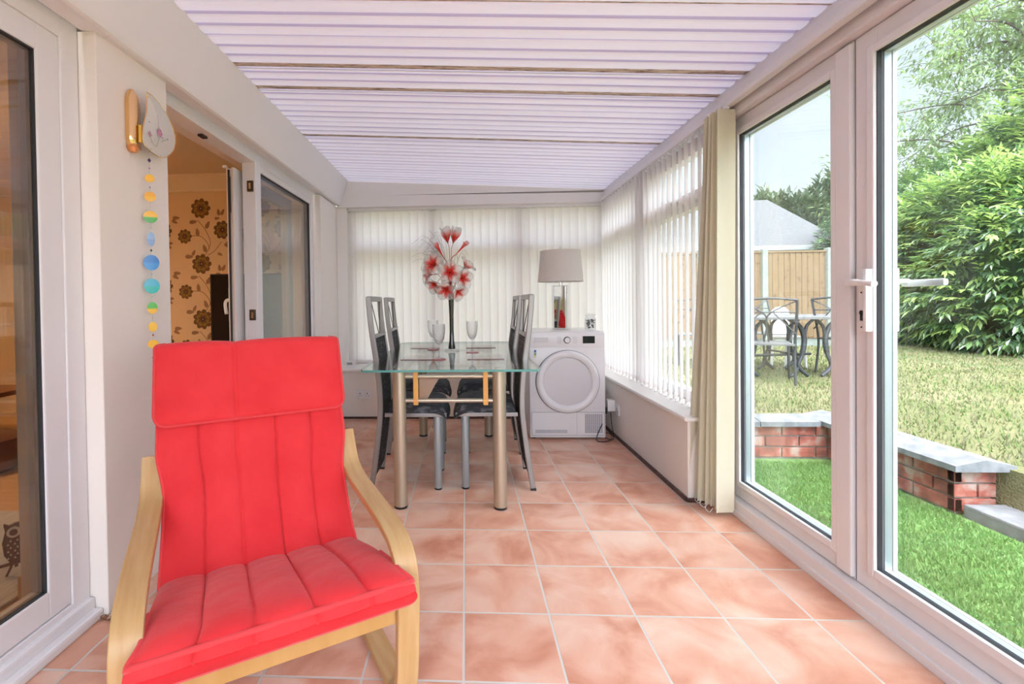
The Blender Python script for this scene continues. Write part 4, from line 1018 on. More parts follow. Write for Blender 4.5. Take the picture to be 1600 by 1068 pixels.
def wp_flower(cx_, cz_, r, mi):
    yb = 4.5985
    for lay, (rr_, npt, off, mm) in enumerate(((r, 9, 0, mi), (r*.72, 8, .3, mi+1), (r*.48, 7, .1, mi), (r*.24, 6, 0, 5))):
        for k in range(npt):
            a = 2*PI*k/npt+off; c_ = Vector((math.cos(a), math.sin(a)))*rr_*.62
            pts = []
            for j in range(9):
                q = 2*PI*j/9; e_ = Vector((math.cos(q)*rr_*.42, math.sin(q)*rr_*.30*(1+.15*math.sin(q*3))))
                e_ = Vector((e_.x*math.cos(a)-e_.y*math.sin(a), e_.x*math.sin(a)+e_.y*math.cos(a)))
                pts.append((cx_+c_.x+e_.x, yb-.0006*(lay*npt+k)/10-.0002*lay, cz_+c_.y+e_.y))
            m.add(pts, [tuple(range(9))], mm)
def wp_leaf(cx_, cz_, a, L):
    pts = []
    for j in range(10):
        t = 2*PI*j/10; x = math.cos(t)*L*.5; z = math.sin(t)*L*.24*(1-.35*math.cos(t))
        pts.append((cx_+x*math.cos(a)-z*math.sin(a), 4.5985, cz_+x*math.sin(a)+z*math.cos(a)))
    m.add(pts, [tuple(range(10))], 4)
def wp_stem(ps):
    P_ = smoothpath([(p[0], 0, p[1]) for p in ps], 6); 
    for i in range(len(P_)-1):
        a, b = P_[i], P_[i+1]; d = (b-a).normalized()*.0035; n_ = Vector((-d.z, 0, d.x))
        m.add([(a.x+n_.x, 4.599, a.z+n_.z), (b.x+n_.x, 4.599, b.z+n_.z), (b.x-n_.x, 4.599, b.z-n_.z), (a.x-n_.x, 4.599, a.z-n_.z)], [(0, 1, 2, 3)], 4)
S_ = .00195  # metres per crop pixel
def W(px, pz, ox=0, oz=0): return (-2.985+(px-45)*S_+ox, 2.222-(pz-165)*S_+oz)
for ix in range(-2, 2):
    for iz in range(0, 4):
        ox, oz = ix*.63, -iz*.568
        for (px_, pz_, r_) in ((192, 228, 52), (308, 343, 48), (103, 373, 38)):
            x_, z_ = W(px_, pz_, ox, oz)
            if z_ < 2.25 and x_ < -1.8: wp_flower(x_, z_, r_*S_, 1)
        for (px_, pz_, a, l) in ((150, 298, .1, 42), (172, 352, 1.7, 42), (228, 315, 1.1, 44), (210, 438, 1.9, 42), (125, 480, 0, 44), (150, 460, 1.1, 34), (335, 425, -.4, 42), (345, 408, 0, 34), (292, 470, -.4, 30), (288, 250, 1.7, 36), (310, 250, 1.1, 36), (280, 282, .1, 30), (58, 275, 0, 40), (50, 295, -.5, 36)):
            x_, z_ = W(px_, pz_, ox, oz)
            if z_ < 2.25 and x_ < -1.75: wp_leaf(x_, z_, a, l*S_)
        if iz >= 0:
            wp_stem([W(175, 290, ox, oz), W(215, 340, ox, oz), W(240, 400, ox, oz), W(232, 440, ox, oz), W(205, 480, ox, oz)])
            wp_stem([W(140, 370, ox, oz), W(190, 375, ox, oz), W(225, 410, ox, oz), W(235, 445, ox, oz)])
            wp_stem([W(225, 475, ox, oz), W(265, 450, ox, oz), W(300, 405, ox, oz)])
struct(m.build('wall_living_far', [WPAPER, mat('paper_flower_dark', (.16, .085, .03), .7), mat('paper_flower_gold', (.30, .18, .05), .7), mat('x', (.2, .1, .1), .7), mat('paper_leaf', (.34, .20, .13), .7), mat('paper_flower_eye', (.05, .02, .015), .7)], fix=False))
m = MB(); m.prism([(4.60, 2.27), (4.585, 2.27), (4.58, 2.29), (4.53, 2.35), (4.49, 2.39), (4.48, 2.42), (4.60, 2.42)], -5.2, -1.63, 'yz'); struct(m.build('trim_10', mat('cornice', (.82, .72, .56), .7)))
struct(MB().box((-1.645, 1.58, -.001), (-1.621, 1.95, .13), bev=.008).build('baseboard_living', mat('skirting', (.66, .42, .22), .5)))
# television on a stand
tv = empty('television', (-1.98, 4.28, .69), .10, 'black flat television standing on a pale shelf against the floral wallpaper', 'television')
m = MB(); m.box((-.42, -.03, .07), (.32, .02, .71), 0, .008); m.build('casing', BLACKP, tv)
m = MB(); m.box((-.405, -.032, .09), (.305, -.0295, .695)); m.build('screen', mat('tv_screen', (.01, .01, .012), .08), tv)
m = MB(); m.box((-.03, -.02, .012), (.03, .01, .08), 0, .004); m.box((-.2, -.12, 0), (.2, .10, .012), 0, .004); m.build('stand', BLACKP, tv)
sh_ = empty('television_shelf', (-2.33, 4.3, 0), 0, 'pale television shelf unit under the black television', 'shelf unit')
m = MB(); m.box((-.62, -.22, .655), (.66, .22, .689), 0, .004); m.build('top', WHITEP, sh_); m = MB(); m.box((-.60, -.2, 0), (.64, .2, .654), 0, .004); m.build('cabinet', WOODE, sh_)
bk = MB().box((-.10, -.06, 0), (.11, .06, .018), bev=.002).build('game_case', WHITEPL); bk.location = (-2.72, 4.18, .6895); tag(bk, 'thin pale case lying at the left end of the television shelf', 'case')
# radiator
ra = empty('radiator', (-5.19, 3.6, .12), 0, 'ribbed cream radiator on the far wall seen through the left sliding door', 'radiator')
m = MB(); m.box((.02, -.9, 0), (.06, .9, .6), 0, .006)
for i in range(44): m.box((.055, -.88+i*.04, .03), (.075, -.858+i*.04, .57), 0, .004)
m.build('panel', mat('radiator_cream', (.82, .62, .36), .4), ra); m = MB(); m.box((0, -.91, .60), (.085, .91, .625), 0, .004); m.build('top_grille', WHITEP, ra)
# rug
rg = MB().box((-4.0, .2, 0), (-1.72, 2.35, .012), bev=.004).build('rug', mat('pale_rug', (.62, .60, .57), .95, noise=(12, (.50, .49, .48), .4, .6, (8, .6, 1)), bump=(300, .6, .01))); tag(rg, 'pale grey striped rug on the wooden floor behind the left sliding door', 'rug')
# owl
ow = empty('owl_ornament', (-1.845, 1.80, .0125), math.radians(38), 'brown pierced owl ornament standing on the pale rug', 'ornament')
OB = mat('owl_brown', (.10, .035, .02), .5); OW = mat('owl_white', (.75, .70, .62), .6)
m = MB(); body = [(-.035, .05), (-.055, .09), (-.06, .14), (-.05, .185), (-.055, .215), (-.04, .205), (-.02, .212), (.02, .212), (.04, .205), (.055, .215), (.05, .185), (.06, .14), (.055, .09), (.035, .05)]
m.prism(body, -.008, .008, 'xz'); m.build('body', OB, ow)
for s in (-1, 1):
    m = MB(); m.lathe([(.022, 0), (.022, .003), (0, .003)], (s*.024, -.008, .178), '-y', 18, 0, True); e_ = m.build('eye_ring', OW, ow); m = MB(); m.lathe([(.013, .003), (.013, .005), (0, .0055)], (s*.024, -.008, .178), '-y', 14, 0, True); m.build('pupil', OB, e_)
m = MB()
for j in range(6):
    for i in range(5): m.add([(-.042+i*.021+(j % 2)*.008-.004, -.0095, .07+j*.014), (-.042+i*.021+(j % 2)*.008+.004, -.0095, .07+j*.014), (-.042+i*.021+(j % 2)*.008, -.0095, .08+j*.014)], [(0, 1, 2)])
m.build('feather_marks', OW, ow, fix=False)
m = MB(); m.tube([(-.07, 0, .045), (.07, 0, .055)], .007, 8); m.tube([(-.018, -.004, .05), (-.018, -.012, .035)], .006, 6); m.tube([(.018, -.004, .05), (.018, -.012, .035)], .006, 6)
m.tube([(-.03, 0, .048), (-.05, 0, .0)], .005, 6); m.tube([(.03, 0, .05), (.05, 0, .0)], .005, 6); m.build('perch', OB, ow)
bx = MB().box((-.06, -.03, 0), (.06, .03, .03), bev=.003).build('wooden_block', mat('dark_block', (.16, .05, .02), .4)); bx.location = (-1.74, 1.46, 0); tag(bx, 'small dark wooden block on the floor just inside the left sliding door', 'block')
pf = empty('footstool', (-3.3, 2.95, 0), .3, 'round brown leather footstool at the left edge on the wooden floor', 'stool')
m = MB(); m.lathe([(0, .02), (.20, .02), (.235, .06), (.24, .15), (.225, .22), (.15, .255), (0, .262)], n=36, closed=True); m.build('cushion', mat('brown_leather', (.16, .07, .05), .4), pf, smooth=True)
m = MB(); m.lathe([(.18, 0), (.19, .02)], n=24); m.build('base', BLACKP, pf)
# low wooden table in there
lt = empty('side_table', (-4.0, 3.3, 0), .1, 'low dark wooden side table in front of the radiator', 'table')
DW_ = mat('dark_red_wood', (.22, .07, .03), .3)
m = MB(); m.box((-.35, -.5, .40), (.35, .5, .44), 0, .008); m.build('top', DW_, lt)
for sx_ in (-1, 1):
    for sy_ in (-1, 1): m = MB(); m.box((sx_*.30-.03, sy_*.44-.03, 0), (sx_*.30+.03, sy_*.44+.03, .40), 0, .005); m.build('leg', WOOD, lt)
# ceiling pendant
pe = empty('pendant_lamp', (-3.7, 2.3, 2.05), 0, 'warm ceiling pendant lamp lighting the living room', 'lamp')
m = MB(); m.lathe([(.16, 0), (.12, .2)], n=32, closed=True); m.build('shade', transl_mat('pendant_shade', (.8, .6, .4), (.9, .65, .4), .5), pe, smooth=True)
m = MB(); m.tube([(0, 0, .2), (0, 0, .37)], .004, 6); m.build('cord', WHITEPL, pe)
pld = bpy.data.lights.new('bulb', 'POINT'); pld.energy = 36; pld.color = (1, .70, .42); pld.shadow_soft_size = .06; plo = bpy.data.objects.new('bulb', pld); COL.objects.link(plo); plo.parent = pe; plo.location = (0, 0, .06)

# ================================================================== GARDEN
def ground_mat(nm, c1, c2, c3, sc, bumpd, rough=.95):
    m = bpy.data.materials.new(nm); m.use_nodes = True; t = m.node_tree; b = t.nodes['Principled BSDF']; c = t.nodes.new('ShaderNodeTexCoord')
    n = t.nodes.new('ShaderNodeTexNoise'); n.inputs['Scale'].default_value = sc; n.inputs['Detail'].default_value = 8; n.inputs['Roughness'].default_value = .7; t.links.new(c.outputs['Object'], n.inputs['Vector'])
    r = t.nodes.new('ShaderNodeValToRGB'); e = r.color_ramp.elements; e[0].position = .34; e[0].color = (*c1, 1); e[1].position = .66; e[1].color = (*c3, 1); k = e.new(.5); k.color = (*c2, 1)
    t.links.new(n.outputs['Fac'], r.inputs[0]); t.links.new(r.outputs[0], b.inputs['Base Color']); b.inputs['Roughness'].default_value = rough; b.inputs['Specular IOR Level'].default_value = .1
    n2 = t.nodes.new('ShaderNodeTexNoise'); n2.inputs['Scale'].default_value = 90; n2.inputs['Detail'].default_value = 4; t.links.new(c.outputs['Object'], n2.inputs['Vector'])
    bp = t.nodes.new('ShaderNodeBump'); bp.inputs['Strength'].default_value = .8; bp.inputs['Distance'].default_value = bumpd; t.links.new(n2.outputs['Fac'], bp.inputs['Height']); t.links.new(bp.outputs[0], b.inputs['Normal']); return m
TURFM = ground_mat('artificial_turf', (.11, .23, .06), (.16, .30, .09), (.24, .38, .15), 5, .02)
LAWNM = ground_mat('dry_lawn', (.12, .15, .05), (.21, .20, .10), (.27, .24, .14), 1.3, .03)
struct(MB().box((1.47, -3, -.15), (2.60, 3.35, -.012)).build('ground_turf', TURFM))
LZ = .24
m = MB(); m.box((1.3, 3.45, -.3), (30, 40, LZ)); m.box((2.68, -6, -.3), (30, 3.45, LZ)); m.box((-14, 4.9, -.3), (1.3, 40, LZ)); m.box((-8, -14, -.3), (30, -6, -.02)); m.box((1.47, -6, -.3), (2.68, -3, -.012)); struct(m.build('ground_lawn', LAWNM))
def blades(nm, n, x0, x1, y0, y1, z, h, mats, seed, label, test=None):
    r_ = random.Random(seed); m = MB()
    for k in range(n):
        x = r_.uniform(x0, x1); y = y0+(y1-y0)*r_.random()**1.6
        if test and not test(x, y): continue
        a = r_.random()*2*PI; hh = h*r_.uniform(.6, 1.3); w_ = .0028*(1+y*.25); l = r_.uniform(-.6, .6)*hh; l2 = r_.uniform(-.6, .6)*hh
        b = len(m.v); m.v += [Vector((x-w_*math.cos(a), y-w_*math.sin(a), z)), Vector((x+w_*math.cos(a), y+w_*math.sin(a), z)), Vector((x+l, y+l2, z+hh))]
        m.face((b, b+1, b+2), r_.randrange(len(mats)))
    o = m.build(nm, mats, fix=False); tag(o, label, 'grass', kind='stuff'); return o
blades('turf_blades', 45000, 1.48, 2.45, .6, 3.22, -.012, .022, [transl_mat('turf_green_a', (.14, .28, .08), (.15, .33, .08), .3), transl_mat('turf_green_b', (.22, .36, .13), (.2, .37, .11), .3)], 1, 'short bright green artificial grass blades outside the garden doors')
blades('lawn_blades', 42000, 1.6, 9, 2.2, 8.4, LZ, .030, [transl_mat('lawn_straw', (.27, .24, .14), (.25, .22, .12), .25), transl_mat('lawn_green', (.12, .18, .06), (.13, .2, .06), .25), transl_mat('lawn_pale', (.22, .22, .13), (.2, .21, .12), .25)], 2, 'patchy dry yellow green lawn grass beyond the low brick wall', lambda x, y: y > 3.55 or x > 2.75)
# low brick wall
def brick_mat():
    m = bpy.data.materials.new('red_brick'); m.use_nodes = True; t = m.node_tree; b = t.nodes['Principled BSDF']; b.inputs['Roughness'].default_value = .9
    c = t.nodes.new('ShaderNodeTexCoord'); n = t.nodes.new('ShaderNodeTexNoise'); n.inputs['Scale'].default_value = 11; n.inputs['Detail'].default_value = 7; t.links.new(c.outputs['Object'], n.inputs['Vector'])
    r = t.nodes.new('ShaderNodeValToRGB'); e = r.color_ramp.elements; e[0].position = .36; e[0].color = (.20, .065, .05, 1); e[1].position = .66; e[1].color = (.44, .30, .26, 1); k = e.new(.52); k.color = (.38, .10, .07, 1)
    t.links.new(n.outputs['Fac'], r.inputs[0]); t.links.new(r.outputs[0], b.inputs['Base Color']); return m
BRK = brick_mat(); MORT = mat('mortar', (.36, .33, .30), .95, noise=(20, (.24, .22, .20), .4, .6)); COPE = mat('grey_coping', (.22, .22, .24), .9, noise=(14, (.15, .15, .16), .4, .65), bump=(90, .5, .004))
bw = empty('garden_wall', (2.5, 3.3, 0), 0, 'low red brick garden wall with grey coping slabs between turf and lawn', 'wall')
B0 = Vector(bw.location)
def BP(name, m, mats, parent=None, **kw):
    m.xf(Matrix.Translation(-B0)); return m.build(name, mats, parent or bw, **kw)
m = MB(); m.box((1.50, 3.30, -.03), (2.66, 3.44, .225)); m.box((2.485, 2.475, -.03), (2.66, 3.30, .225)); BP('mortar_bed', m, MORT)
m = MB(); rb_ = random.Random(2)
for c_ in range(3):
    z = .004+c_*.075
    x = 1.50-.11*(c_ % 2)
    while x < 2.48: m.box((max(x, 1.50), 3.288, z), (min(x+.215, 2.47), 3.32, z+.065), 0, .004); x += .225
    y = 2.462+.0*(c_ % 2); first_ = True
    while y < 3.28:
        L_ = .105 if (first_ and c_ % 2) else .215
        m.box((2.472, y, z), (2.51, min(y+L_, 3.284), z+.065), 0, .004); y += L_+.010; first_ = False
    m.box((2.472 if c_ % 2 == 0 else 2.59, 2.462, z), (2.672, 2.50, z+.065), 0, .004)
    if c_ % 2: m.box((2.472, 2.4625, z), (2.58, 2.50, z+.065), 0, .004)
BP('brick_courses', m, BRK)
m = MB()
for (a, b) in ((1.50, 2.0), (2.006, 2.40)):
    m.prism([(3.245, .225), (3.245, .258), (3.36, .285), (3.48, .258), (3.48, .225)], a, b, 'yz')
BP('coping', m, COPE)
m = MB()
for (a, b) in ((2.41, 2.86), (2.866, 3.48)):
    m.prism([(2.425, .225), (2.425, .255), (2.57, .285), (2.715, .255), (2.715, .225)], a, b, 'xz')
m.box((2.43, 2.47, .224), (2.70, 2.5, .228))
BP('coping', m, COPE)
es = MB(); es.box((2.49, 1.2, -.05), (2.72, 2.44, .055), 0, .01); eo = es.build('edging_slab', COPE); tag(eo, 'long low grey edging slab beside the turf in front of the brick wall', 'slab')

# fence
FENCE = mat('fence_board', (.22, .145, .08), .8, noise=(5, (.175, .11, .055), .35, .7, (3, 1, .4)))
FENCE2 = mat('fence_board_knotty', (.205, .13, .07), .8, noise=(16, (.12, .065, .032), .55, .68))
CONC = mat('concrete_post', (.26, .28, .25), .9, noise=(20, (.2, .22, .2), .4, .6))
xs = [5.30-1.105*k for k in range(0, 9)]
fr_ = empty('garden_fence', (1, 8.5, LZ), 0, 'tall honey coloured wooden fence with concrete posts along the back of the lawn', 'fence')
def fx(m): return m.xf(Matrix.Translation(Vector((-1, 0, 0))))
for k in range(9):
    xc = 5.855-1.105*k
    m = MB()
    for i in range(10): m.prism([(xc-.50+i*.1, -.02), (xc-.39+i*.1, -.010), (xc-.39+i*.1, .004), (xc-.50+i*.1, .0)], .14, 1.66, 'xy', i % 2)
    pn_ = fx(m).build('fence_panel', [FENCE, FENCE2], fr_)
    m = MB(); m.box((xc-.505, .004, .0), (xc+.505, .03, .15)); fx(m).build('gravel_board', CONC, pn_); m = MB(); m.box((xc-.51, -.03, 1.66), (xc+.51, .03, 1.69), 0, .004); fx(m).build('capping_rail', FENCE, pn_)
    m = MB(); m.box((xc+.505, -.07, 0), (xc+.60, .03, 1.73), 0, .01); fx(m).build('concrete_post', CONC, fr_)
# garage with grey roof behind the fence
ho = empty('outbuilding', (7, 14, LZ), 0, 'low building with a pale grey hipped roof behind the fence', 'building')
O_ = Vector(ho.location)
m = MB(); m.box((-2, 12.3, LZ), (9.3, 14.7, 2.35)); m.xf(Matrix.Translation(-O_)); m.build('wall', mat('render_wall', (.6, .55, .5), .9), ho)
ez, rz_ = 2.38, 3.86
m = MB(); m.add([(-2.3, 12, ez), (9.65, 12, ez), (9.65, 15, ez), (-2.3, 15, ez), (-1.2, 13.5, rz_), (8.55, 13.5, rz_)], [(0, 1, 5, 4), (1, 2, 5), (2, 3, 4, 5), (3, 0, 4), (0, 3, 2, 1)]); m.xf(Matrix.Translation(-O_))
m.build('roof', mat('pale_grey_roof', (.125, .125, .13), .9, noise=(30, (.10, .10, .105), .4, .6, (.5, 1, 4)), bump=(20, .6, .03)), ho)
m = MB(); m.box((-2.35, 11.93, ez-.1), (9.7, 12.0, ez+.02), 0, .01); m.xf(Matrix.Translation(-O_)); m.build('gutter', mat('grey_gutter', (.35, .35, .36), .5), ho)

# garden furniture
IRON = mat('dark_wrought_iron', (.06, .06, .065), .5, .3); IRONT = mat('grey_table_slats', (.13, .125, .125), .7, 0)
gt = empty('garden_table', (3.72, 5.45, LZ), 0, 'grey slatted metal garden table with ornate dark legs on the lawn', 'garden table')
m = MB()
for i in range(11): m.box((-.80, -.40+i*.074, .640), (.62, -.34+i*.074, .655), 0, .002)
m.box((-.82, -.42, .632), (-.78, .42, .658), 0, .003); m.box((.60, -.42, .632), (.64, .42, .658), 0, .003); m.box((-.82, -.43, .632), (.64, -.40, .658), 0, .003); m.box((-.82, .41, .632), (.64, .44, .658), 0, .003)
m.build('table_top', IRONT, gt)
for (x, y, s) in ((-.10, -.28, 1), (.18, -.28, -1), (-.62, -.28, 1), (-.10, .28, 1), (.18, .28, -1)):
    m = MB(); m.tube(smoothpath([(x-s*.13, y, .632), (x-s*.02, y, .56), (x+s*.03, y, .42), (x+s*.01, y, .25), (x-s*.03, y, .12), (x+s*.07, y, .015)], 6), [.022]*8+[.026]*10+[.020]*13, 8)
    m.tube(smoothpath([(x+s*.14, y, .632), (x+s*.06, y, .56), (x+s*.035, y, .45)], 6), .016, 8); m.tube(smoothpath([(x-s*.02, y, .14), (x-s*.06, y, .06), (x-s*.11, y, .012)], 5), .016, 8)
    m.build('leg', IRON, gt, smooth=True)
m = MB(); m.tube([(-.7, 0, .20), (.2, 0, .22)], .014, 8); m.tube([(-.10, -.28, .24), (-.10, .28, .24)], .012, 8); m.build('stretcher', IRON, gt, smooth=True)
def gchair():
    r = empty('garden_chair')
    for s in (-1, 1):
        m = MB(); m.tube(smoothpath([(s*.23, .24, 0), (s*.23, .20, .22), (s*.23, .19, .40), (s*.24, .23, .65), (s*.24, .28, .84)], 5), .012, 8); m.build('rear_leg', IRON, r, smooth=True)
        m = MB(); m.tube(smoothpath([(s*.23, -.24, 0), (s*.22, -.20, .2), (s*.22, -.20, .39)], 5), .012, 8); m.build('front_leg', IRON, r, smooth=True)
        m = MB(); m.tube(smoothpath([(s*.24, .24, .62), (s*.26, 0, .63), (s*.26, -.18, .60), (s*.25, -.20, .50), (s*.23, -.19, .40)], 5), .010, 8); m.build('armrest', IRON, r, smooth=True)
    m = MB()
    for i in range(7): m.box((-.22, -.20+i*.058, .392), (.22, -.155+i*.058, .402), 0, .002)
    m.box((-.235, -.215, .385), (.235, -.195, .405), 0, .003); m.box((-.235, .19, .385), (.235, .21, .405), 0, .003); m.build('seat', IRONT, r)
    m = MB(); m.tube(smoothpath([(-.24, .28, .84), (0, .29, .86), (.24, .28, .84)], 5), .011, 8); m.tube([(-.24, .25, .72), (.24, .25, .72)], .008, 6); m.build('top_rail', IRON, r, smooth=True)
    m = MB()
    for s in (-1, 1): m.tube(smoothpath([(s*.24, .27, .83), (s*.10, .26, .76), (0, .24, .66), (s*.02, .21, .42)], 6), .007, 6); m.tube([(s*.24, .25, .50), (s*.05, .26, .72)], .006, 6)
    m.build('back_scroll', IRON, r, smooth=True); return r
gc = gchair(); tag(gc, 'dark metal garden chair at the left, seen side on before the table', 'garden chair', 'metal garden chairs round the garden table'); gc.location = (3.12, 4.98, LZ); gc.rotation_euler.z = 2.65
for (x, y, a, lb) in ((3.98, 6.3, .15, 'dark metal garden chair behind the table, back towards the fence'), (4.30, 5.35, 1.9-PI*0, 'dark metal garden chair at the right end of the garden table, cut by the frame'), (3.05, 6.25, -.4, 'dark metal garden chair at the far left end of the garden table')):
    c_ = copy_tree(gc); c_.location = (x, y, LZ); c_.rotation_euler.z = a; c_['label'] = lb
wb = empty('plastic_chair', (3.98, 6.05, LZ), .1, 'white rounded plastic chair back showing just above the garden table', 'chair')
m = MB(); pts = [(-.09, .40), (-.11, .55), (-.115, .64), (-.10, .70), (-.055, .74), (0, .75), (.055, .74), (.10, .70), (.115, .64), (.11, .55), (.09, .40)]; m.prism(pts, -.012, .012, 'xz'); m.build('backrest', WHITEPL, wb)
m = MB(); m.box((-.13, -.26, .36), (.13, 0, .39), 0, .01); m.build('seat', WHITEPL, wb)
for s in (-1, 1):
    for y in (-.24, -.02): m = MB(); m.tube([(s*.11, y, .36), (s*.13, y, 0)], .014, 8); m.build('leg', WHITEPL, wb)

# ------------------------------------------------------------------ planting
def leafmat(nm, c, tc_, fac=.35, gl=.08): return transl_mat(nm, c, tc_, fac, glossy=gl)
L_DK = leafmat('laurel_dark', (.075, .13, .07), (.08, .18, .05), .3, .13); L_MD = leafmat('laurel_mid', (.16, .26, .10), (.18, .33, .08), .35, .12); L_LT = leafmat('laurel_new_growth', (.38, .50, .16), (.40, .56, .15), .4, .07)
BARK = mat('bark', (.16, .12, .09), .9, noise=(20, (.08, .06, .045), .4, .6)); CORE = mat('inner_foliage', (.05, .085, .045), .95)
def add_leaf(m, p, d, up, L, Wd, mi):
    s = d.cross(up)
    if s.length < 1e-3: s = Vector((1, 0, 0))
    s.normalize(); n_ = s.cross(d).normalized()
    b = len(m.v); m.v += [p, p+d*L*.45+s*Wd*.5+n_*Wd*.12, p+d*L-n_*L*.12, p+d*L*.45-s*Wd*.5+n_*Wd*.12, p+d*L*.5-n_*Wd*.08]
    m.face((b, b+1, b+2, b+4), mi); m.face((b, b+4, b+2, b+3), mi)
def rv(r_): 
    while True:
        v = Vector((r_.uniform(-1, 1), r_.uniform(-1, 1), r_.uniform(-1, 1)))
        if .05 < v.length < 1: return v.normalized()
def shrub(name, label, cat, c, rad, nclus, L, Wd, seed, mats, droop=-.35, per=8, core=.80, toward=None, light=.45, zmin=None, group=None, lump=.14):
    r_ = random.Random(seed); c = Vector(c); root = empty(name, (c.x, c.y, LZ), 0, label, cat, group); O = Vector(root.location)
    ph = [r_.uniform(0, 6) for _ in range(6)]
    def lumps(v): return 1+lump*(math.sin(v.x*6+ph[0])*math.sin(v.y*5+ph[1])+math.sin(v.z*7+ph[2])*math.cos(v.x*4+v.y*6+ph[3])*.8)
    m = MB(); n_ = 0
    while n_ < nclus:
        v = rv(r_)
        if toward and v.dot(toward) < -.25: continue
        q = lumps(v)*r_.uniform(.86, 1.03); p = Vector((c.x+v.x*rad[0]*q, c.y+v.y*rad[1]*q, c.z+v.z*rad[2]*q))
        if p.z < (zmin if zmin is not None else LZ+.02): continue
        n_ += 1
        d = (v*.9+rv(r_)*.55+Vector((0, 0, droop+.35*r_.random()))).normalized(); s = d.cross(Vector((0, 0, 1))).normalized() if abs(d.z) < .95 else Vector((1, 0, 0))
        new = r_.random() < light*(.6+.6*max(0, v.z)); len_ = L*r_.uniform(1.2, 2.2)
        for k in range(per):
            t = k/(per-1); sd_ = 1 if k % 2 else -1
            mi = 2 if (new and t > .3) else (1 if r_.random() < .6 else 0)
            ld = (d*(.65+.5*t)+s*sd_*(.8-.45*t)+Vector((0, 0, -.25))+rv(r_)*.18).normalized()
            add_leaf(m, p-d*len_*.3+d*len_*t-O, ld, Vector((0, 0, 1))+rv(r_)*.3, L*r_.uniform(.75, 1.1), Wd*r_.uniform(.8, 1.15), mi)
    m.build('foliage', mats, root, fix=False)
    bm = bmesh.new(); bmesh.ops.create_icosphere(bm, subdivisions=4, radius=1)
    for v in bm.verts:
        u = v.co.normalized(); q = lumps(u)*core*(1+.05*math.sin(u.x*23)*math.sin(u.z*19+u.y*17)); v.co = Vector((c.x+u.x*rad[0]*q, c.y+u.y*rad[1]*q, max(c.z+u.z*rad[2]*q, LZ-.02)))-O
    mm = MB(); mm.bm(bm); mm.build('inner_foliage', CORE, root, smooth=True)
    return root
tow = Vector((-.72, -.68, .1))
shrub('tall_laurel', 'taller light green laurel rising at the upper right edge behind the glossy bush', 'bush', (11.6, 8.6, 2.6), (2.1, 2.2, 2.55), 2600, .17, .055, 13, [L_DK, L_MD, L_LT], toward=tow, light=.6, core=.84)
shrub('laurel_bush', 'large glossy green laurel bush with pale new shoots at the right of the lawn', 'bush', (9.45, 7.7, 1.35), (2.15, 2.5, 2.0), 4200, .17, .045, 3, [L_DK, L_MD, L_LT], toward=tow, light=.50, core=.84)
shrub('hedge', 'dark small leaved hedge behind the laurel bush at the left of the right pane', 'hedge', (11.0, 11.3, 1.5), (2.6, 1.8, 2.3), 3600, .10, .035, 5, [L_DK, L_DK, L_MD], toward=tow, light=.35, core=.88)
shrub('leafy_shrub', 'mid green rounded shrub rising between the dark hedge and the pale tree', 'bush', (14.2, 12.6, 2.9), (2.6, 2.2, 2.4), 2400, .14, .05, 6, [L_MD, L_MD, L_LT], toward=tow, light=.5, core=.80)
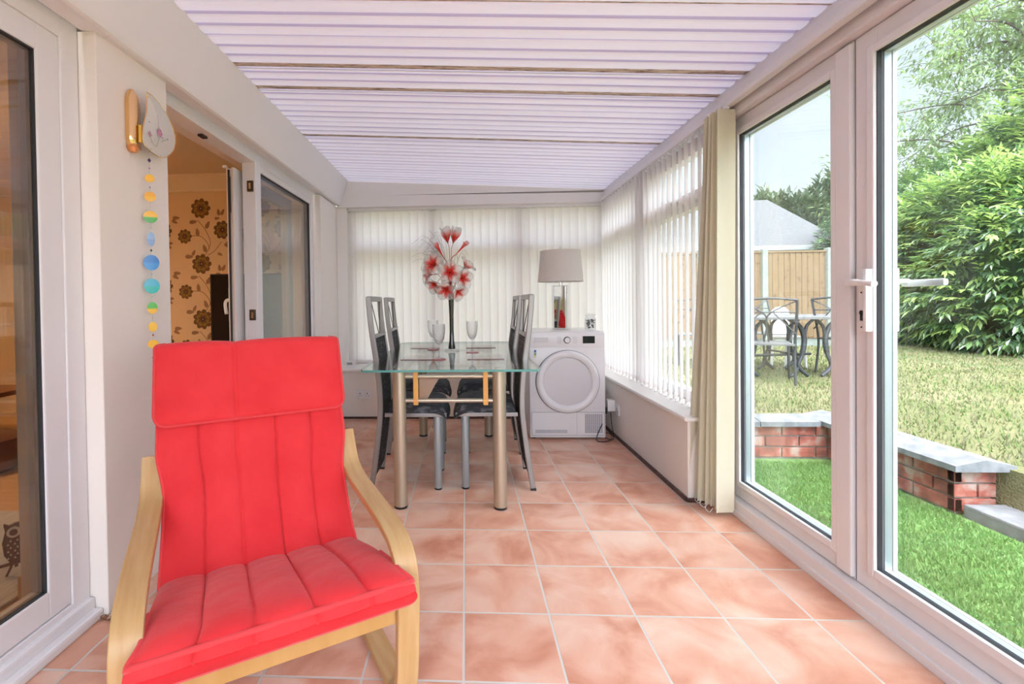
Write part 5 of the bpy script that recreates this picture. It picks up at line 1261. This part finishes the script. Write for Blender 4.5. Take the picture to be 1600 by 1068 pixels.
def airy_tree(name, label, base, h, spread, nl, L, Wd, mats, seed, lean=(0, 0), nb=26, flat=0):
    r_ = random.Random(seed); root = empty(name, tuple(base), 0, label, 'tree'); m = MB(); ends = []
    top = Vector((lean[0], lean[1], h)); m.tube(smoothpath([(0, 0, 0), (lean[0]*.2, lean[1]*.2, h*.3), (lean[0]*.6, lean[1]*.6, h*.65), tuple(top*.95)], 5), [.12]+[.09]*5+[.06]*5+[.03]*5, 8)
    for k in range(nb):
        t = r_.uniform(.25, .95); s0 = Vector((lean[0]*t*.8, lean[1]*t*.8, h*t)); a = r_.uniform(0, 2*PI); R_ = spread*r_.uniform(.55, 1.0)*math.sin(PI*min(.93, .25+.7*t))
        e_ = s0+Vector((math.cos(a)*R_, math.sin(a)*R_, r_.uniform(-.1, .35)*R_)); mid = (s0+e_)/2+Vector((0, 0, .15*R_))
        P_ = smoothpath([s0, mid, e_], 5); m.tube(P_, [.03*(1-i/len(P_))+.009 for i in range(len(P_))], 5)
        for j in range(9):
            q = P_[r_.randrange(3, len(P_))]; f = q+rv(r_)*spread*.32; m.tube([q, (q+f)/2+rv(r_)*.1, f], [.008, .006, .004], 4); ends.append((q, f))
    m.build('branches', BARK, root, smooth=True)
    m = MB()
    for k in range(nl):
        q, f = ends[r_.randrange(len(ends))]; t = r_.uniform(.1, 1.25); p = q+(f-q)*t+rv(r_)*r_.uniform(0, .28); d = ((f-q).normalized()+rv(r_)*.8+Vector((0, 0, -.35))).normalized()
        add_leaf(m, p, d, Vector((0, 0, 1))+rv(r_)*.4, L*r_.uniform(.7, 1.2), Wd*r_.uniform(.8, 1.2), r_.randrange(len(mats)))
    m.build('foliage', mats, root, fix=False); return root
A_L = leafmat('pale_leaf', (.26, .36, .16), (.34, .48, .16), .45); A_M = leafmat('sage_leaf', (.18, .26, .13), (.24, .34, .12), .45)
airy_tree('pale_tree', 'tall airy pale leaved tree above the shrubs in the right pane', (16.3, 14.0, LZ), 9.5, 5.2, 38000, .18, .055, [A_L, A_M], 21, (-1.0, -1.0), 46)
CN = [leafmat('conifer_dark', (.12, .16, .11), (.12, .16, .09), .2), leafmat('conifer_mid', (.17, .22, .14), (.17, .23, .12), .25)]
for k, (x, y, h, lb) in enumerate(((13.4, 20.5, 4.7, 'dark feathery conifer behind the grey roof, at the left of the glass door'), (16.0, 21.0, 5.1, 'dark feathery conifer behind the grey roof, in the middle of the glass door'), (18.3, 21.5, 5.0, 'dark feathery conifer behind the grey roof, right beside the door stile'))):
    shrub('conifer_tree', lb, 'tree', (x, y, h*.5), (1.9, 1.6, h*.56), 1500, .42, .13, 30+k, CN+[CN[1]], droop=.55, toward=tow, light=.2, core=.85, group='conifers beyond the grey roof', lump=.22)
sun_d = None

# crumbled plaster at the foot of the post
m = MB(); rnd = random.Random(9)
for k in range(70):
    bm = bmesh.new(); bmesh.ops.create_icosphere(bm, subdivisions=1, radius=rnd.uniform(.003, .012))
    px_, py_ = rnd.uniform(-1.325, -1.262), 1.563-abs(rnd.gauss(0, .012))
    if rnd.random() < .5: px_, py_ = -1.283+abs(rnd.gauss(0, .010)), rnd.uniform(1.56, 1.72)
    for v in bm.verts: v.co = Vector((px_+v.co.x*rnd.uniform(.8, 1.3), py_+v.co.y, .004+abs(v.co.z)*.8))
    m.bm(bm, rnd.choice([0, 0, 1]))
o = m.build('plaster_crumbs', [mat('brown_crumb', (.20, .08, .04), .9), mat('pale_crumb', (.55, .42, .33), .9)]); tag(o, 'brown crumbled plaster at the foot of the white post by the sliding door', 'debris', kind='stuff')
